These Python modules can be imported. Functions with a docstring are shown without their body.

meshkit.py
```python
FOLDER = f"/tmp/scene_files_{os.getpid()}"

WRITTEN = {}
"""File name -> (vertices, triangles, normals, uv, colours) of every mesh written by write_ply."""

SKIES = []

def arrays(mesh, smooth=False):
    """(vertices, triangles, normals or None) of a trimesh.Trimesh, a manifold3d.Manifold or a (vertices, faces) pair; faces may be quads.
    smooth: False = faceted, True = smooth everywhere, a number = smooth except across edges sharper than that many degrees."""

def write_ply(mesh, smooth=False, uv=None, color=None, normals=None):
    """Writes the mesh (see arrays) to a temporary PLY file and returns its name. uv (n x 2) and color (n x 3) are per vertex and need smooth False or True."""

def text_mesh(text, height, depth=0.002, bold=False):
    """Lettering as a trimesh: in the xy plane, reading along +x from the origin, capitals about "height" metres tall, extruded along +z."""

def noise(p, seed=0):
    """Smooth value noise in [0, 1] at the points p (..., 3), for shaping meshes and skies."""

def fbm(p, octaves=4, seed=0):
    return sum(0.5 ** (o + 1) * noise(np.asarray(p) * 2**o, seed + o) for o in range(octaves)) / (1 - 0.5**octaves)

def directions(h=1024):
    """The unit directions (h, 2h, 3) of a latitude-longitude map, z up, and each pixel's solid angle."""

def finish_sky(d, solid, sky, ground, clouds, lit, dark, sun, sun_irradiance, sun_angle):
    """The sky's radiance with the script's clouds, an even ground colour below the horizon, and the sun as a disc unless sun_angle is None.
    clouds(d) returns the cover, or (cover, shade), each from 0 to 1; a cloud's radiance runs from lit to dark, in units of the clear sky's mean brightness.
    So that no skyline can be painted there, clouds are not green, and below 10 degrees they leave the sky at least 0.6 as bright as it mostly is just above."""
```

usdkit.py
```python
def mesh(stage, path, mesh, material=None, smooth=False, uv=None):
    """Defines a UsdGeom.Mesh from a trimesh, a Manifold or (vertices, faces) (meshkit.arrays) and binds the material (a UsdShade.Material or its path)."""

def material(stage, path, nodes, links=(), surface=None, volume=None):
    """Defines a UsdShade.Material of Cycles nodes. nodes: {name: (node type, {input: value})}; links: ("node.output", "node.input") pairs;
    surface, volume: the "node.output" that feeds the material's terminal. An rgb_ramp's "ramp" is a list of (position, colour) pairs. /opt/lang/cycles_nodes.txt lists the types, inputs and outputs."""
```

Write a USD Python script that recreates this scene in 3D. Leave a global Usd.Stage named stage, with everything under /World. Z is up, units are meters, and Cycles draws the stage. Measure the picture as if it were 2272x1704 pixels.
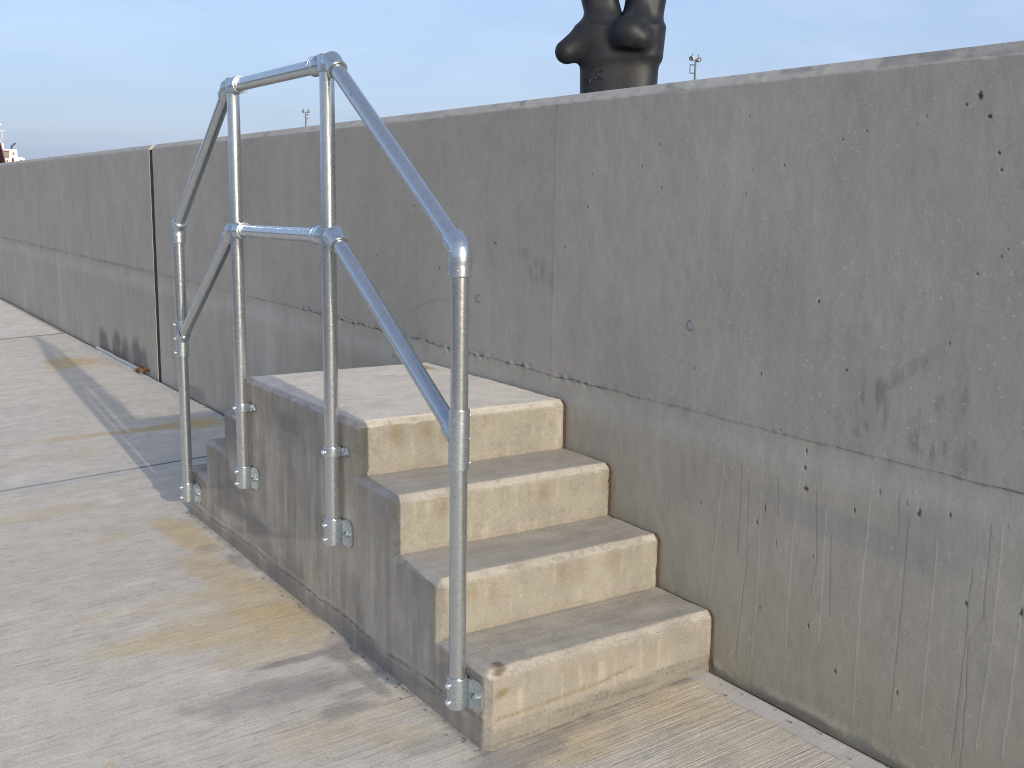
import math, random
import numpy as np, trimesh, manifold3d as m3
import usdkit
from meshkit import fbm, noise
from pxr import Usd, UsdGeom, UsdLux, UsdShade, Gf, Sdf, Vt

stage = Usd.Stage.CreateInMemory()
UsdGeom.SetStageUpAxis(stage, "Z")
UsdGeom.SetStageMetersPerUnit(stage, 1.0)
UsdGeom.Xform.Define(stage, "/World")
UsdGeom.Scope.Define(stage, "/World/Looks")
RNG = np.random.default_rng(7)

# ------------------------------------------------------------------ camera
CAM = np.array([-1.531225, -2.38441, 1.5709])
YAW, PITCH, ROLL, FPX = 0.5908, -0.1718, 0.0161, 2356.56
fw = np.array([math.sin(YAW) * math.cos(PITCH), math.cos(YAW) * math.cos(PITCH), math.sin(PITCH)])
rt = np.array([math.cos(YAW), -math.sin(YAW), 0.0])
up = np.cross(rt, fw)
rt, up = rt * math.cos(ROLL) + up * math.sin(ROLL), -rt * math.sin(ROLL) + up * math.cos(ROLL)
cam = UsdGeom.Camera.Define(stage, "/World/Camera")
cam.CreateHorizontalApertureAttr(36.0)
cam.CreateVerticalApertureAttr(27.0)
cam.CreateFocalLengthAttr(36.0 * FPX / 2272)
cam.CreateClippingRangeAttr(Gf.Vec2f(0.05, 20000))
cam.CreateExposureAttr(0.99)
M = np.eye(4)
M[0, :3], M[1, :3], M[2, :3], M[3, :3] = rt, up, -fw, CAM
cam.AddTransformOp().Set(Gf.Matrix4d(*M.ravel().tolist()))

# ------------------------------------------------------------------ sky and sun
SUN_EL, SUN_AZ = math.radians(13.9), math.radians(180 + 4.1)      # azimuth from +y towards +x
sun_dir = np.array([math.sin(SUN_AZ) * math.cos(SUN_EL), math.cos(SUN_AZ) * math.cos(SUN_EL), math.sin(SUN_EL)])
usdkit.material(stage, "/World/Looks/sky_look", {
    "tc": ("texture_coordinate", {}),
    "map": ("mapping", {"scale": (1.2, 3.0, 7.0), "rotation": (0.1, 0.12, 0.5)}),
    "n": ("noise_texture", {"scale": 2.2, "detail": 7.0, "roughness": 0.6, "distortion": 0.6}),
    "r": ("rgb_ramp", {"ramp": [(0.35, (0.50, 0.50, 0.50)), (0.78, (0.60, 0.60, 0.60))]}),
    "sx": ("separate_xyz", {}),
    "veil": ("map_range", {"from_min": 0.0, "from_max": 0.7, "to_min": 1.0, "to_max": 0.55, "clamp": True}),
    "vm": ("math", {"math_type": "multiply"}),
    "sky": ("sky_texture", {"sky_type": "single_scattering", "sun_disc": False, "sun_elevation": SUN_EL,
                            "sun_rotation": math.atan2(sun_dir[0], sun_dir[1]), "altitude": 0.0,
                            "air_density": 1.0, "aerosol_density": 3.0, "ozone_density": 3.0}),
    "mix": ("mix_color", {"b": (3.0, 3.62, 5.35)}),
    "n2": ("noise_texture", {"scale": 3.1, "detail": 8.0, "roughness": 0.62, "distortion": 0.9}),
    "r2": ("rgb_ramp", {"ramp": [(0.40, (0, 0, 0)), (0.78, (0.16, 0.16, 0.16))]}),
    "wisp": ("mix_color", {"b": (4.8, 5.2, 6.2)}),
    "bg": ("background_shader", {"strength": 0.1}),
}, [("tc.generated", "map.vector"), ("map.vector", "n.vector"), ("n.fac", "r.fac"), ("tc.generated", "sx.vector"), ("sx.z", "veil.value"), ("r.color", "vm.value1"), ("veil.result", "vm.value2"), ("vm.value", "mix.fac"),
    ("sky.color", "mix.a"), ("map.vector", "n2.vector"), ("n2.fac", "r2.fac"), ("r2.color", "wisp.fac"), ("mix.result", "wisp.a"), ("wisp.result", "bg.color")], surface="bg.background")
dome = UsdLux.DomeLight.Define(stage, "/World/sky")
UsdShade.MaterialBindingAPI.Apply(dome.GetPrim()).Bind(UsdShade.Material.Get(stage, "/World/Looks/sky_look"))
dome.GetPrim().SetCustomDataByKey("kind", "structure")
sun = UsdLux.DistantLight.Define(stage, "/World/sun")
sun.CreateNormalizeAttr(True)
sun.CreateIntensityAttr(0.47)
sun.CreateAngleAttr(0.55)
sun.CreateColorAttr(Gf.Vec3f(1.0, 0.90, 0.75))
z = sun_dir
x = np.cross([0, 0, 1.0], z); x /= np.linalg.norm(x)
y = np.cross(z, x)
R = np.eye(4); R[0, :3], R[1, :3], R[2, :3] = x, y, z
sun.AddTransformOp().Set(Gf.Matrix4d(*R.ravel().tolist()))
for pr in (sun.GetPrim(),):
    pr.SetCustomDataByKey("kind", "structure")

# ------------------------------------------------------------------ helpers
_used = {}
def numbered(path):
    k = _used.get(path, 0)
    _used[path] = k + 1
    return path if k == 0 else f"{path}_{k:03d}"

def tag(prim, label=None, cat=None, group=None, kind=None):
    for k, v in (("label", label), ("category", cat), ("group", group), ("kind", kind)):
        if v:
            prim.SetCustomDataByKey(k, v)
    return prim

def thing(name, label=None, cat=None, loc=(0, 0, 0), group=None, kind=None, rot=0.0):
    x = UsdGeom.Xform.Define(stage, numbered("/World/" + name))
    if any(loc):
        x.AddTranslateOp().Set(Gf.Vec3d(*map(float, loc)))
    if rot:
        x.AddRotateZOp().Set(float(rot))
    return tag(x.GetPrim(), label, cat, group, kind)

def normals_of(v, f):
    n = np.zeros_like(v)
    c = np.cross(v[f[:, 1]] - v[f[:, 0]], v[f[:, 2]] - v[f[:, 0]])
    for k in range(3):
        np.add.at(n, f[:, k], c)
    return n / np.maximum(np.linalg.norm(n, axis=1, keepdims=True), 1e-12)

def obj(name, mesh, look, parent=None, smooth=30, label=None, tint=None, broom=None, kind=None, normals=None):
    """mesh: trimesh / Manifold / (v, f). Smooth: False, True or an angle."""
    base = (str(parent.GetPath()) if parent is not None else "/World") + "/" + name
    path = numbered(base)
    if tint is None and normals is None:
        prim = usdkit.mesh(stage, path, mesh, "/World/Looks/" + look, smooth=smooth).GetPrim()
    else:
        v, f = mesh
        g = UsdGeom.Mesh.Define(stage, path)
        g.CreatePointsAttr(Vt.Vec3fArray.FromNumpy(np.asarray(v, np.float32)))
        g.CreateFaceVertexCountsAttr(Vt.IntArray.FromNumpy(np.full(len(f), 3, np.int32)))
        g.CreateFaceVertexIndicesAttr(Vt.IntArray.FromNumpy(np.asarray(f, np.int32).ravel()))
        g.CreateSubdivisionSchemeAttr("none")
        if normals is None:
            normals = normals_of(np.asarray(v, float), np.asarray(f))
        g.CreateNormalsAttr(Vt.Vec3fArray.FromNumpy(np.asarray(normals, np.float32)))
        g.SetNormalsInterpolation("vertex")
        api = UsdGeom.PrimvarsAPI(g)
        if tint is not None:
            api.CreatePrimvar("tint", Sdf.ValueTypeNames.Color3fArray, "vertex").Set(Vt.Vec3fArray.FromNumpy(np.asarray(tint, np.float32)))
        if broom is not None:
            api.CreatePrimvar("broom", Sdf.ValueTypeNames.FloatArray, "vertex").Set(Vt.FloatArray.FromNumpy(np.asarray(broom, np.float32)))
        UsdShade.MaterialBindingAPI.Apply(g.GetPrim()).Bind(UsdShade.Material.Get(stage, "/World/Looks/" + look))
        prim = g.GetPrim()
    return tag(prim, label, kind=kind)

def man(mesh):
    m = mesh.to_mesh()
    return np.array(m.vert_properties[:, :3], float), np.array(m.tri_verts, int)

def box(x0, x1, y0, y1, z0, z1):
    return trimesh.creation.box(extents=(x1 - x0, y1 - y0, z1 - z0), transform=trimesh.transformations.translation_matrix(((x0 + x1) / 2, (y0 + y1) / 2, (z0 + z1) / 2)))

def tube(a, b, r, n=28, r2=None, caps=True):
    a, b = np.asarray(a, float), np.asarray(b, float)
    d = b - a; L = np.linalg.norm(d); d /= L
    s = np.cross(d, [0, 0, 1.0] if abs(d[2]) < 0.95 else [1.0, 0, 0]); s /= np.linalg.norm(s); t = np.cross(d, s)
    r2 = r if r2 is None else r2
    an = np.linspace(0, 2 * np.pi, n, endpoint=False)
    ring = np.cos(an)[:, None] * s + np.sin(an)[:, None] * t
    v = np.vstack([a + ring * r, b + ring * r2, [a], [b]])
    i = np.arange(n); j = (i + 1) % n
    f = [np.stack([i, j, n + j], 1), np.stack([i, n + j, n + i], 1)]
    if caps:
        f += [np.stack([j, i, np.full(n, 2 * n)], 1), np.stack([n + i, n + j, np.full(n, 2 * n + 1)], 1)]
    m = trimesh.Trimesh(v, np.vstack(f), process=False)
    return m

def lathe(profile, a, d, n=28):
    """profile: (distance along d, radius) pairs round the axis through a."""
    d = np.asarray(d, float) / np.linalg.norm(d)
    s = np.cross(d, [0, 0, 1.0] if abs(d[2]) < 0.95 else [1.0, 0, 0]); s /= np.linalg.norm(s); t = np.cross(d, s)
    an = np.linspace(0, 2 * np.pi, n, endpoint=False)
    ring = np.cos(an)[:, None] * s + np.sin(an)[:, None] * t
    v = np.vstack([np.asarray(a, float) + d * h + ring * r for h, r in profile])
    f = []
    i = np.arange(n); j = (i + 1) % n
    for k in range(len(profile) - 1):
        f += [np.stack([k * n + i, k * n + j, (k + 1) * n + j], 1), np.stack([k * n + i, (k + 1) * n + j, (k + 1) * n + i], 1)]
    return trimesh.Trimesh(v, np.vstack(f), process=False)

def cat(*ms):
    return trimesh.util.concatenate(list(ms))

def smin(a, b, k):
    h = max(k - abs(a - b), 0.0) / k
    return min(a, b) - h * h * k * 0.25

def cyl_sdf(p, a, d, L, r):
    """capped cylinder from a along unit d, length L."""
    q = (p[0] - a[0], p[1] - a[1], p[2] - a[2])
    h = q[0] * d[0] + q[1] * d[1] + q[2] * d[2]
    rr = math.sqrt(max(q[0] ** 2 + q[1] ** 2 + q[2] ** 2 - h * h, 0))
    dx, dy = rr - r, abs(h - L / 2) - L / 2
    return min(max(dx, dy), 0.0) + math.hypot(max(dx, 0), max(dy, 0))

def cap_sdf(p, a, b, r0, r1):
    ax = [p[i] - a[i] for i in range(3)]
    bx = [b[i] - a[i] for i in range(3)]
    t = sum(ax[i] * bx[i] for i in range(3)) / sum(c * c for c in bx)
    t = min(max(t, 0), 1)
    return math.sqrt(sum((ax[i] - bx[i] * t) ** 2 for i in range(3))) - (r0 + (r1 - r0) * t)

def sdf_mesh(f, lo, hi, edge):
    """surface of f < 0 as (v, f, n)"""
    m = m3.Manifold.level_set(lambda x, y, z: -f((x, y, z)), [*lo, *hi], edge)
    return man(m)

# ------------------------------------------------------------------ materials
def concrete(name, broom=False, streak=0.0, pits=0.5, grain=1.0, bump=0.5, specks=True):
    nodes = {
        "g": ("geometry", {}),
        "tint": ("attribute", {"attribute": "tint"}),
        "fine": ("noise_texture", {"scale": 130.0, "detail": 4.0, "roughness": 0.7}),
        "fine_r": ("map_range", {"from_min": 0.3, "from_max": 0.7, "to_min": 1 - 0.17 * grain, "to_max": 1 + 0.15 * grain}),
        "mid": ("noise_texture", {"scale": 9.0, "detail": 6.0, "roughness": 0.62}),
        "mid_r": ("map_range", {"from_min": 0.3, "from_max": 0.7, "to_min": 1 - 0.10 * grain, "to_max": 1 + 0.09 * grain}),
        "mul1": ("math", {"math_type": "multiply"}),
        "c1": ("vector_math", {"math_type": "scale"}),
        # sparse air holes
        "vor": ("voronoi_texture", {"feature": "f1", "scale": 34.0}),
        "sep": ("separate_color", {}),
        "rsel": ("map_range", {"from_min": 0.75, "from_max": 1.0, "to_min": 0.0, "to_max": 0.11 * pits, "clamp": True}),
        "pit": ("math", {"math_type": "less_than"}),
        "pitc": ("mix_color", {"b": (0.07, 0.068, 0.066)}),
        # bright sand grains
        "vor2": ("voronoi_texture", {"feature": "f1", "scale": 46.0}),
        "sep2": ("separate_color", {}),
        "rsel2": ("map_range", {"from_min": 0.60, "from_max": 1.0, "to_min": 0.0, "to_max": 0.18 if specks else 0.0, "clamp": True}),
        "spk": ("math", {"math_type": "less_than"}),
        "spk_m": ("math", {"math_type": "multiply", "value2": 0.45}),
        "spkc": ("mix_color", {"b": (0.52, 0.52, 0.5)}),
        "p": ("principled_bsdf", {"roughness": 0.85, "specular_ior_level": 0.25}),
        "hsum": ("math", {"math_type": "multiply_add", "value2": -2.2}),
        "bump": ("bump", {"strength": bump, "distance": 0.0022}),
    }
    links = [("g.position", "fine.vector"), ("g.position", "mid.vector"), ("g.position", "vor.vector"), ("g.position", "vor2.vector"),
             ("fine.fac", "fine_r.value"), ("mid.fac", "mid_r.value"), ("fine_r.result", "mul1.value1"), ("mid_r.result", "mul1.value2"),
             ("tint.vector", "c1.vector1"),
             ("vor.color", "sep.color"), ("sep.r", "rsel.value"), ("vor.distance", "pit.value1"), ("rsel.result", "pit.value2"),
             ("vor2.color", "sep2.color"), ("sep2.r", "rsel2.value"), ("vor2.distance", "spk.value1"), ("rsel2.result", "spk.value2"),
             ("spk.value", "spk_m.value1"), ("spk_m.value", "spkc.fac"),
             ("spkc.result", "pitc.a"), ("pit.value", "pitc.fac"), ("pitc.result", "p.base_color"),
             ("pit.value", "hsum.value1")]
    last = "mul1.value"
    if streak:
        nodes["smap"] = ("mapping", {"scale": (14.0, 14.0, 1.1)})
        nodes["snoise"] = ("noise_texture", {"scale": 1.0, "detail": 5.0, "roughness": 0.65})
        nodes["s_r"] = ("map_range", {"from_min": 0.3, "from_max": 0.7, "to_min": 1 - streak, "to_max": 1 + streak})
        nodes["mul2"] = ("math", {"math_type": "multiply"})
        links += [("g.position", "smap.vector"), ("smap.vector", "snoise.vector"), ("snoise.fac", "s_r.value"), (last, "mul2.value1"), ("s_r.result", "mul2.value2")]
        last = "mul2.value"
    if broom:
        nodes["bmap"] = ("mapping", {"scale": (2.2, 150.0, 2.0), "rotation": (0, 0, 0.02)})
        nodes["bn"] = ("noise_texture", {"scale": 1.0, "detail": 3.0, "roughness": 0.6})
        nodes["bmap2"] = ("mapping", {"scale": (0.9, 45.0, 1.0), "rotation": (0, 0, 0.02)})
        nodes["bn2"] = ("noise_texture", {"scale": 1.0, "detail": 2.0, "roughness": 0.5})
        nodes["badd"] = ("math", {"math_type": "multiply_add", "value2": 0.8})
        nodes["bro"] = ("attribute", {"attribute": "broom"})
        nodes["bmul"] = ("math", {"math_type": "multiply"})
        nodes["bsum"] = ("math", {"math_type": "multiply_add", "value2": 0.28})
        nodes["b_r"] = ("map_range", {"from_min": 0.5, "from_max": 1.3, "to_min": 0.91, "to_max": 1.08})
        nodes["mul3"] = ("math", {"math_type": "multiply"})
        links += [("g.position", "bmap.vector"), ("bmap.vector", "bn.vector"), ("g.position", "bmap2.vector"), ("bmap2.vector", "bn2.vector"),
                  ("bn2.fac", "badd.value1"), ("bn.fac", "badd.value3"), ("badd.value", "bmul.value1"), ("bro.fac", "bmul.value2"),
                  ("fine.fac", "bsum.value1"), ("bmul.value", "bsum.value3"), ("bsum.value", "hsum.value3"),
                  ("badd.value", "b_r.value"), (last, "mul3.value1"), ("b_r.result", "mul3.value2")]
        last = "mul3.value"
    else:
        links += [("fine.fac", "hsum.value3")]
    links += [(last, "c1.scale"), ("c1.vector", "spkc.a"), ("hsum.value", "bump.height"), ("bump.normal", "p.normal")]
    usdkit.material(stage, "/World/Looks/" + name, nodes, links, surface="p.BSDF")

concrete("paving_concrete", broom=True, pits=0.7, bump=1.0, specks=False)
concrete("stair_concrete", streak=0.05, pits=0.5, bump=0.8, specks=False)
concrete("wall_concrete", streak=0.03, pits=0.6, bump=0.16, grain=0.6)

def metal(name, color, rough, bump_scale, bump_d, dark=0.35):
    usdkit.material(stage, "/World/Looks/" + name, {
        "g": ("geometry", {}),
        "n": ("noise_texture", {"scale": 38.0, "detail": 5.0, "roughness": 0.65}),
        "cr": ("rgb_ramp", {"ramp": [(0.30, tuple(c * 0.92 for c in color)), (0.55, color), (0.75, tuple(min(c * 1.03, 0.95) for c in color))]}),
        "sp": ("voronoi_texture", {"scale": 170.0}),
        "sps": ("separate_color", {}),
        "spr": ("map_range", {"from_min": 0.0, "from_max": 1.0, "to_min": rough - 0.02, "to_max": rough + 0.03}),
        "mk": ("mapping", {"scale": (1.0, 1.0, 0.35)}),
        "n2": ("noise_texture", {"scale": 55.0, "detail": 4.0, "roughness": 0.7}),
        "scuff": ("map_range", {"from_min": 0.655, "from_max": 0.74, "to_min": 0.0, "to_max": 0.8, "clamp": True}),
        "mixc": ("mix_color", {"b": (0.12, 0.12, 0.115)}),
        "n3": ("noise_texture", {"scale": bump_scale, "detail": 3.0, "roughness": 0.55}),
        "bump": ("bump", {"strength": 0.6, "distance": bump_d}),
        "p": ("principled_bsdf", {"metallic": 0.93, "specular_ior_level": 0.5}),
    }, [("g.position", "n.vector"), ("g.position", "sp.vector"), ("g.position", "mk.vector"), ("mk.vector", "n2.vector"), ("g.position", "n3.vector"),
        ("n.fac", "cr.fac"), ("sp.color", "sps.color"), ("sps.r", "spr.value"), ("spr.result", "p.roughness"),
        ("n2.fac", "scuff.value"), ("scuff.result", "mixc.fac"), ("cr.color", "mixc.a"), ("mixc.result", "p.base_color"),
        ("n3.fac", "bump.height"), ("bump.normal", "p.normal")], surface="p.BSDF")

metal("galvanised_pipe", (0.50, 0.53, 0.545), 0.22, 40.0, 0.00022)
metal("galvanised_casting", (0.50, 0.55, 0.58), 0.27, 110.0, 0.0004)
metal("bright_screw", (0.78, 0.79, 0.80), 0.16, 60.0, 0.0002)

def plain(name, color, rough=0.6, var=0.12, scale=12.0, metallic=0.0, bump=0.0, spec=0.4):
    usdkit.material(stage, "/World/Looks/" + name, {
        "g": ("geometry", {}),
        "n": ("noise_texture", {"scale": scale, "detail": 5.0, "roughness": 0.6}),
        "r": ("rgb_ramp", {"ramp": [(0.3, tuple(c * (1 - var) for c in color)), (0.7, tuple(min(c * (1 + var), 1) for c in color))]}),
        "b": ("bump", {"strength": bump, "distance": 0.004}),
        "p": ("principled_bsdf", {"roughness": rough, "metallic": metallic, "specular_ior_level": spec}),
    }, [("g.position", "n.vector"), ("n.fac", "r.fac"), ("r.color", "p.base_color"), ("n.fac", "b.height"), ("b.normal", "p.normal")], surface="p.BSDF")

plain("fibre_board", (0.065, 0.036, 0.02), 0.9, 0.4, 60.0, bump=0.5)
plain("dark_sealant", (0.035, 0.028, 0.022), 0.85, 0.4, 40.0, bump=0.5)
plain("grey_rod", (0.42, 0.43, 0.45), 0.7, 0.15, 30.0)
plain("grit_stone", (0.13, 0.12, 0.105), 0.9, 0.5, 80.0)
plain("leaf_brown", (0.13, 0.07, 0.03), 0.8, 0.4, 60.0)
plain("yard_ground", (0.16, 0.155, 0.15), 0.9, 0.2, 0.3)
plain("sculpture_bronze", (0.014, 0.015, 0.018), 0.52, 0.35, 7.0, bump=0.5, spec=0.35)
plain("ship_white", (0.80, 0.79, 0.77), 0.5, 0.04, 0.5)
plain("ship_dark", (0.014, 0.009, 0.011), 0.7, 0.2, 0.5, spec=0.1)
plain("ship_maroon", (0.16, 0.03, 0.05), 0.5, 0.2, 0.5)
plain("ship_blue", (0.03, 0.04, 0.09), 0.5, 0.2, 0.5)
plain("ship_window", (0.10, 0.085, 0.075), 0.3, 0.1, 0.5)
plain("mast_steel", (0.13, 0.14, 0.17), 0.6, 0.1, 1.0)
plain("lamp_housing", (0.55, 0.55, 0.50), 0.5, 0.1, 2.0)
plain("lamp_dark", (0.09, 0.09, 0.12), 0.5, 0.1, 2.0)
plain("rust_arm", (0.17, 0.12, 0.12), 0.7, 0.1, 2.0)
usdkit.material(stage, "/World/Looks/harbour_water", {
    "g": ("geometry", {}), "n": ("noise_texture", {"scale": 0.6, "detail": 4.0}),
    "b": ("bump", {"strength": 0.4, "distance": 0.1}),
    "p": ("principled_bsdf", {"base_color": (0.03, 0.05, 0.06), "roughness": 0.12})},
    [("g.position", "n.vector"), ("n.fac", "b.height"), ("b.normal", "p.normal")], surface="p.BSDF")

# ------------------------------------------------------------------ layout numbers (metres)
W = 0.876                     # stair width
WALL = 0.892                  # wall face
FALL = 0.0477                 # paving falls away from the wall
JOINTS = [-6.0, 3.80, 10.05, 16.3, 22.6, 36.0]
WALL_TOP = 1.962

def gz(x):
    return FALL * np.asarray(x, float)

def blob(px, py, cx, cy, sx, sy, ang=0.0, seed=0, rough=0.55, freq=7.0):
    """0..1 soft stain with a ragged edge; ang in degrees."""
    a = math.radians(ang)
    dx, dy = px - cx, py - cy
    u, v = (dx * math.cos(a) + dy * math.sin(a)) / sx, (-dx * math.sin(a) + dy * math.cos(a)) / sy
    w = fbm(np.stack([px * freq, py * freq * 1.6, np.full_like(px, seed * 3.7)], -1), 4, seed)
    d = np.sqrt(u * u + v * v) + (w - 0.5) * 2 * rough
    return np.clip((1.15 - d) / 0.5, 0, 1)

def line_stain(py, pz, pts, width, seed=0, wob=0.003):
    d = np.full(py.shape, 9.0)
    jit = (fbm(np.stack([np.full_like(pz, seed * 1.3), pz * 22, np.zeros_like(pz)], -1), 3, seed) - 0.5) * 2 * wob
    for (y0, z0), (y1, z1) in zip(pts[:-1], pts[1:]):
        ex, ez = y1 - y0, z1 - z0
        t = np.clip(((py - y0) * ex + (pz - z0) * ez) / (ex * ex + ez * ez), 0, 1)
        d = np.minimum(d, np.hypot(py + jit - y0 - t * ex, pz - z0 - t * ez))
    return np.clip(1.4 - d / width, 0, 1)

def lerp(c, to, w):
    return c + (np.asarray(to) - c) * np.clip(w, 0, 1)[:, None]

# ------------------------------------------------------------------ ground sheet and harbour
g = obj("ground", (np.array([[-4000, -4000, -0.36], [4000, -4000, -0.36], [4000, 4000, -0.36], [-4000, 4000, -0.36]], float), np.array([[0, 1, 2], [0, 2, 3]])), "yard_ground", smooth=False)
tag(g, "flat grey yard ground stretching away round the pavement", kind="structure")
wat = obj("water", (np.array([[-4000, 120, -0.3], [4000, 120, -0.3], [4000, 3900, -0.3], [-4000, 3900, -0.3]], float), np.array([[0, 1, 2], [0, 2, 3]])), "harbour_water", smooth=False)
tag(wat, "harbour water beyond the concrete wall", kind="structure")

# ------------------------------------------------------------------ pavement
pave = thing("pavement", "pale broom-finished concrete pavement with yellow stains beside the steps", kind="structure")

def graded(parts):
    """parts: list of (start, end, step)"""
    out = []
    for a, b, s in parts:
        n = max(int(round((b - a) / s)), 1)
        out += list(np.linspace(a, b, n, endpoint=False))
    out.append(parts[-1][1])
    return np.array(out)

def edge_lines(a, r=0.006):
    return [a + e for e in (0.0, 0.0015, 0.004, r)]

def rust_tint(px, py, c):
    Y = np.array([0.56, 0.43, 0.23])
    for i, (cx, cy, sx, sy, ang, k) in enumerate([
        (-0.125, 2.46, 0.085, 0.30, 4, 0.85), (-0.16, 1.90, 0.10, 0.32, 10, 0.6), (-0.13, 1.52, 0.16, 0.26, 20, 0.6), (-0.10, 1.22, 0.14, 0.20, 20, 0.5),
        (-0.32, 1.30, 0.36, 0.20, -20, 0.55), (-0.22, 1.02, 0.24, 0.13, -15, 0.45), (-0.55, 1.30, 0.30, 0.12, -20, 0.3), (-0.42, 1.66, 0.2, 0.1, 0, 0.3),
        (0.50, 7.95, 0.24, 0.36, 0, 0.95), (0.30, 7.72, 0.12, 0.14, 0, 0.7), (0.40, 4.76, 0.34, 0.10, -10, 0.9), (0.66, 4.70, 0.26, 0.16, 0, 0.95),
        (0.05, 4.80, 0.35, 0.07, -12, 0.55), (-0.35, 4.85, 0.45, 0.06, -8, 0.4), (-0.4, 4.4, 0.5, 0.12, 0, 0.28), (-0.62, 3.22, 0.3, 0.10, 0, 0.4),
        (-0.41, 2.62, 0.13, 0.07, 0, 0.35), (-0.70, 1.70, 0.10, 0.06, 0, 0.3), (-0.66, 1.34, 0.14, 0.06, -15, 0.35), (-0.17, 0.22, 0.09, 0.09, 0, 0.35),
        (-0.30, 0.40, 0.25, 0.12, 0, 0.3), (0.22, -0.12, 0.14, 0.10, 0, 0.30), (0.45, -0.12, 0.30, 0.12, 0, 0.34), (0.70, -0.10, 0.16, 0.20, 0, 0.32), (0.66, -0.36, 0.22, 0.16, 0, 0.25),
        (-0.905, 0.585, 0.012, 0.016, 0, 0.7), (-0.845, 0.52, 0.018, 0.014, 0, 0.45), (-1.0, 0.9, 0.25, 0.08, -15, 0.15), (-0.75, 2.2, 0.4, 0.12, -10, 0.15),
        (0.1, 6.6, 0.5, 0.14, -5, 0.18), (0.78, 7.6, 0.1, 0.2, 0, 0.4)]):
        c = lerp(c, Y, k * 0.85 * blob(px, py, cx, cy, sx * 1.0, sy * 1.0, ang, i + 1, 0.6, 5.0))
    Gy = np.array([0.29, 0.262, 0.240])
    for i, (cx, cy, sx, sy, ang, k) in enumerate([
        (-0.24, 0.90, 0.17, 0.028, -3, 0.75), (-0.06, 0.86, 0.07, 0.10, 0, 0.75), (-0.075, 0.62, 0.03, 0.2, 0, 0.6), (-0.36, 0.71, 0.28, 0.10, -8, 0.55), (-0.20, 0.68, 0.16, 0.06, -20, 0.45),
        (-0.23, 0.48, 0.10, 0.055, -8, 0.7), (-0.14, 0.55, 0.09, 0.03, 0, 0.5), (0.02, -0.07, 0.14, 0.085, 0, 0.7), (0.17, -0.06, 0.07, 0.07, 10, 0.6), (-0.10, 0.14, 0.10, 0.05, 0, 0.35),
        (-0.11, 2.22, 0.06, 0.05, 0, 0.35), (-0.05, 1.95, 0.03, 0.12, 0, 0.5), (-0.50, 3.9, 0.6, 0.05, 0, 0.1), (0.30, -0.035, 0.22, 0.022, 0, 0.55), (0.78, 0.0, 0.12, 0.03, 0, 0.5)]):
        c = lerp(c, Gy, 1.0 * k * blob(px, py, cx, cy, sx, sy, ang, i + 60, 0.45, 11.0))
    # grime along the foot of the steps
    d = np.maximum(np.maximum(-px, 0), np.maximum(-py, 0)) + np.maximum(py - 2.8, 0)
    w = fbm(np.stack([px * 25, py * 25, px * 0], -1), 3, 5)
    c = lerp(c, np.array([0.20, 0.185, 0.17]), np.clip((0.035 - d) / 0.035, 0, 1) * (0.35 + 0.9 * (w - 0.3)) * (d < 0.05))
    return c

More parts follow.
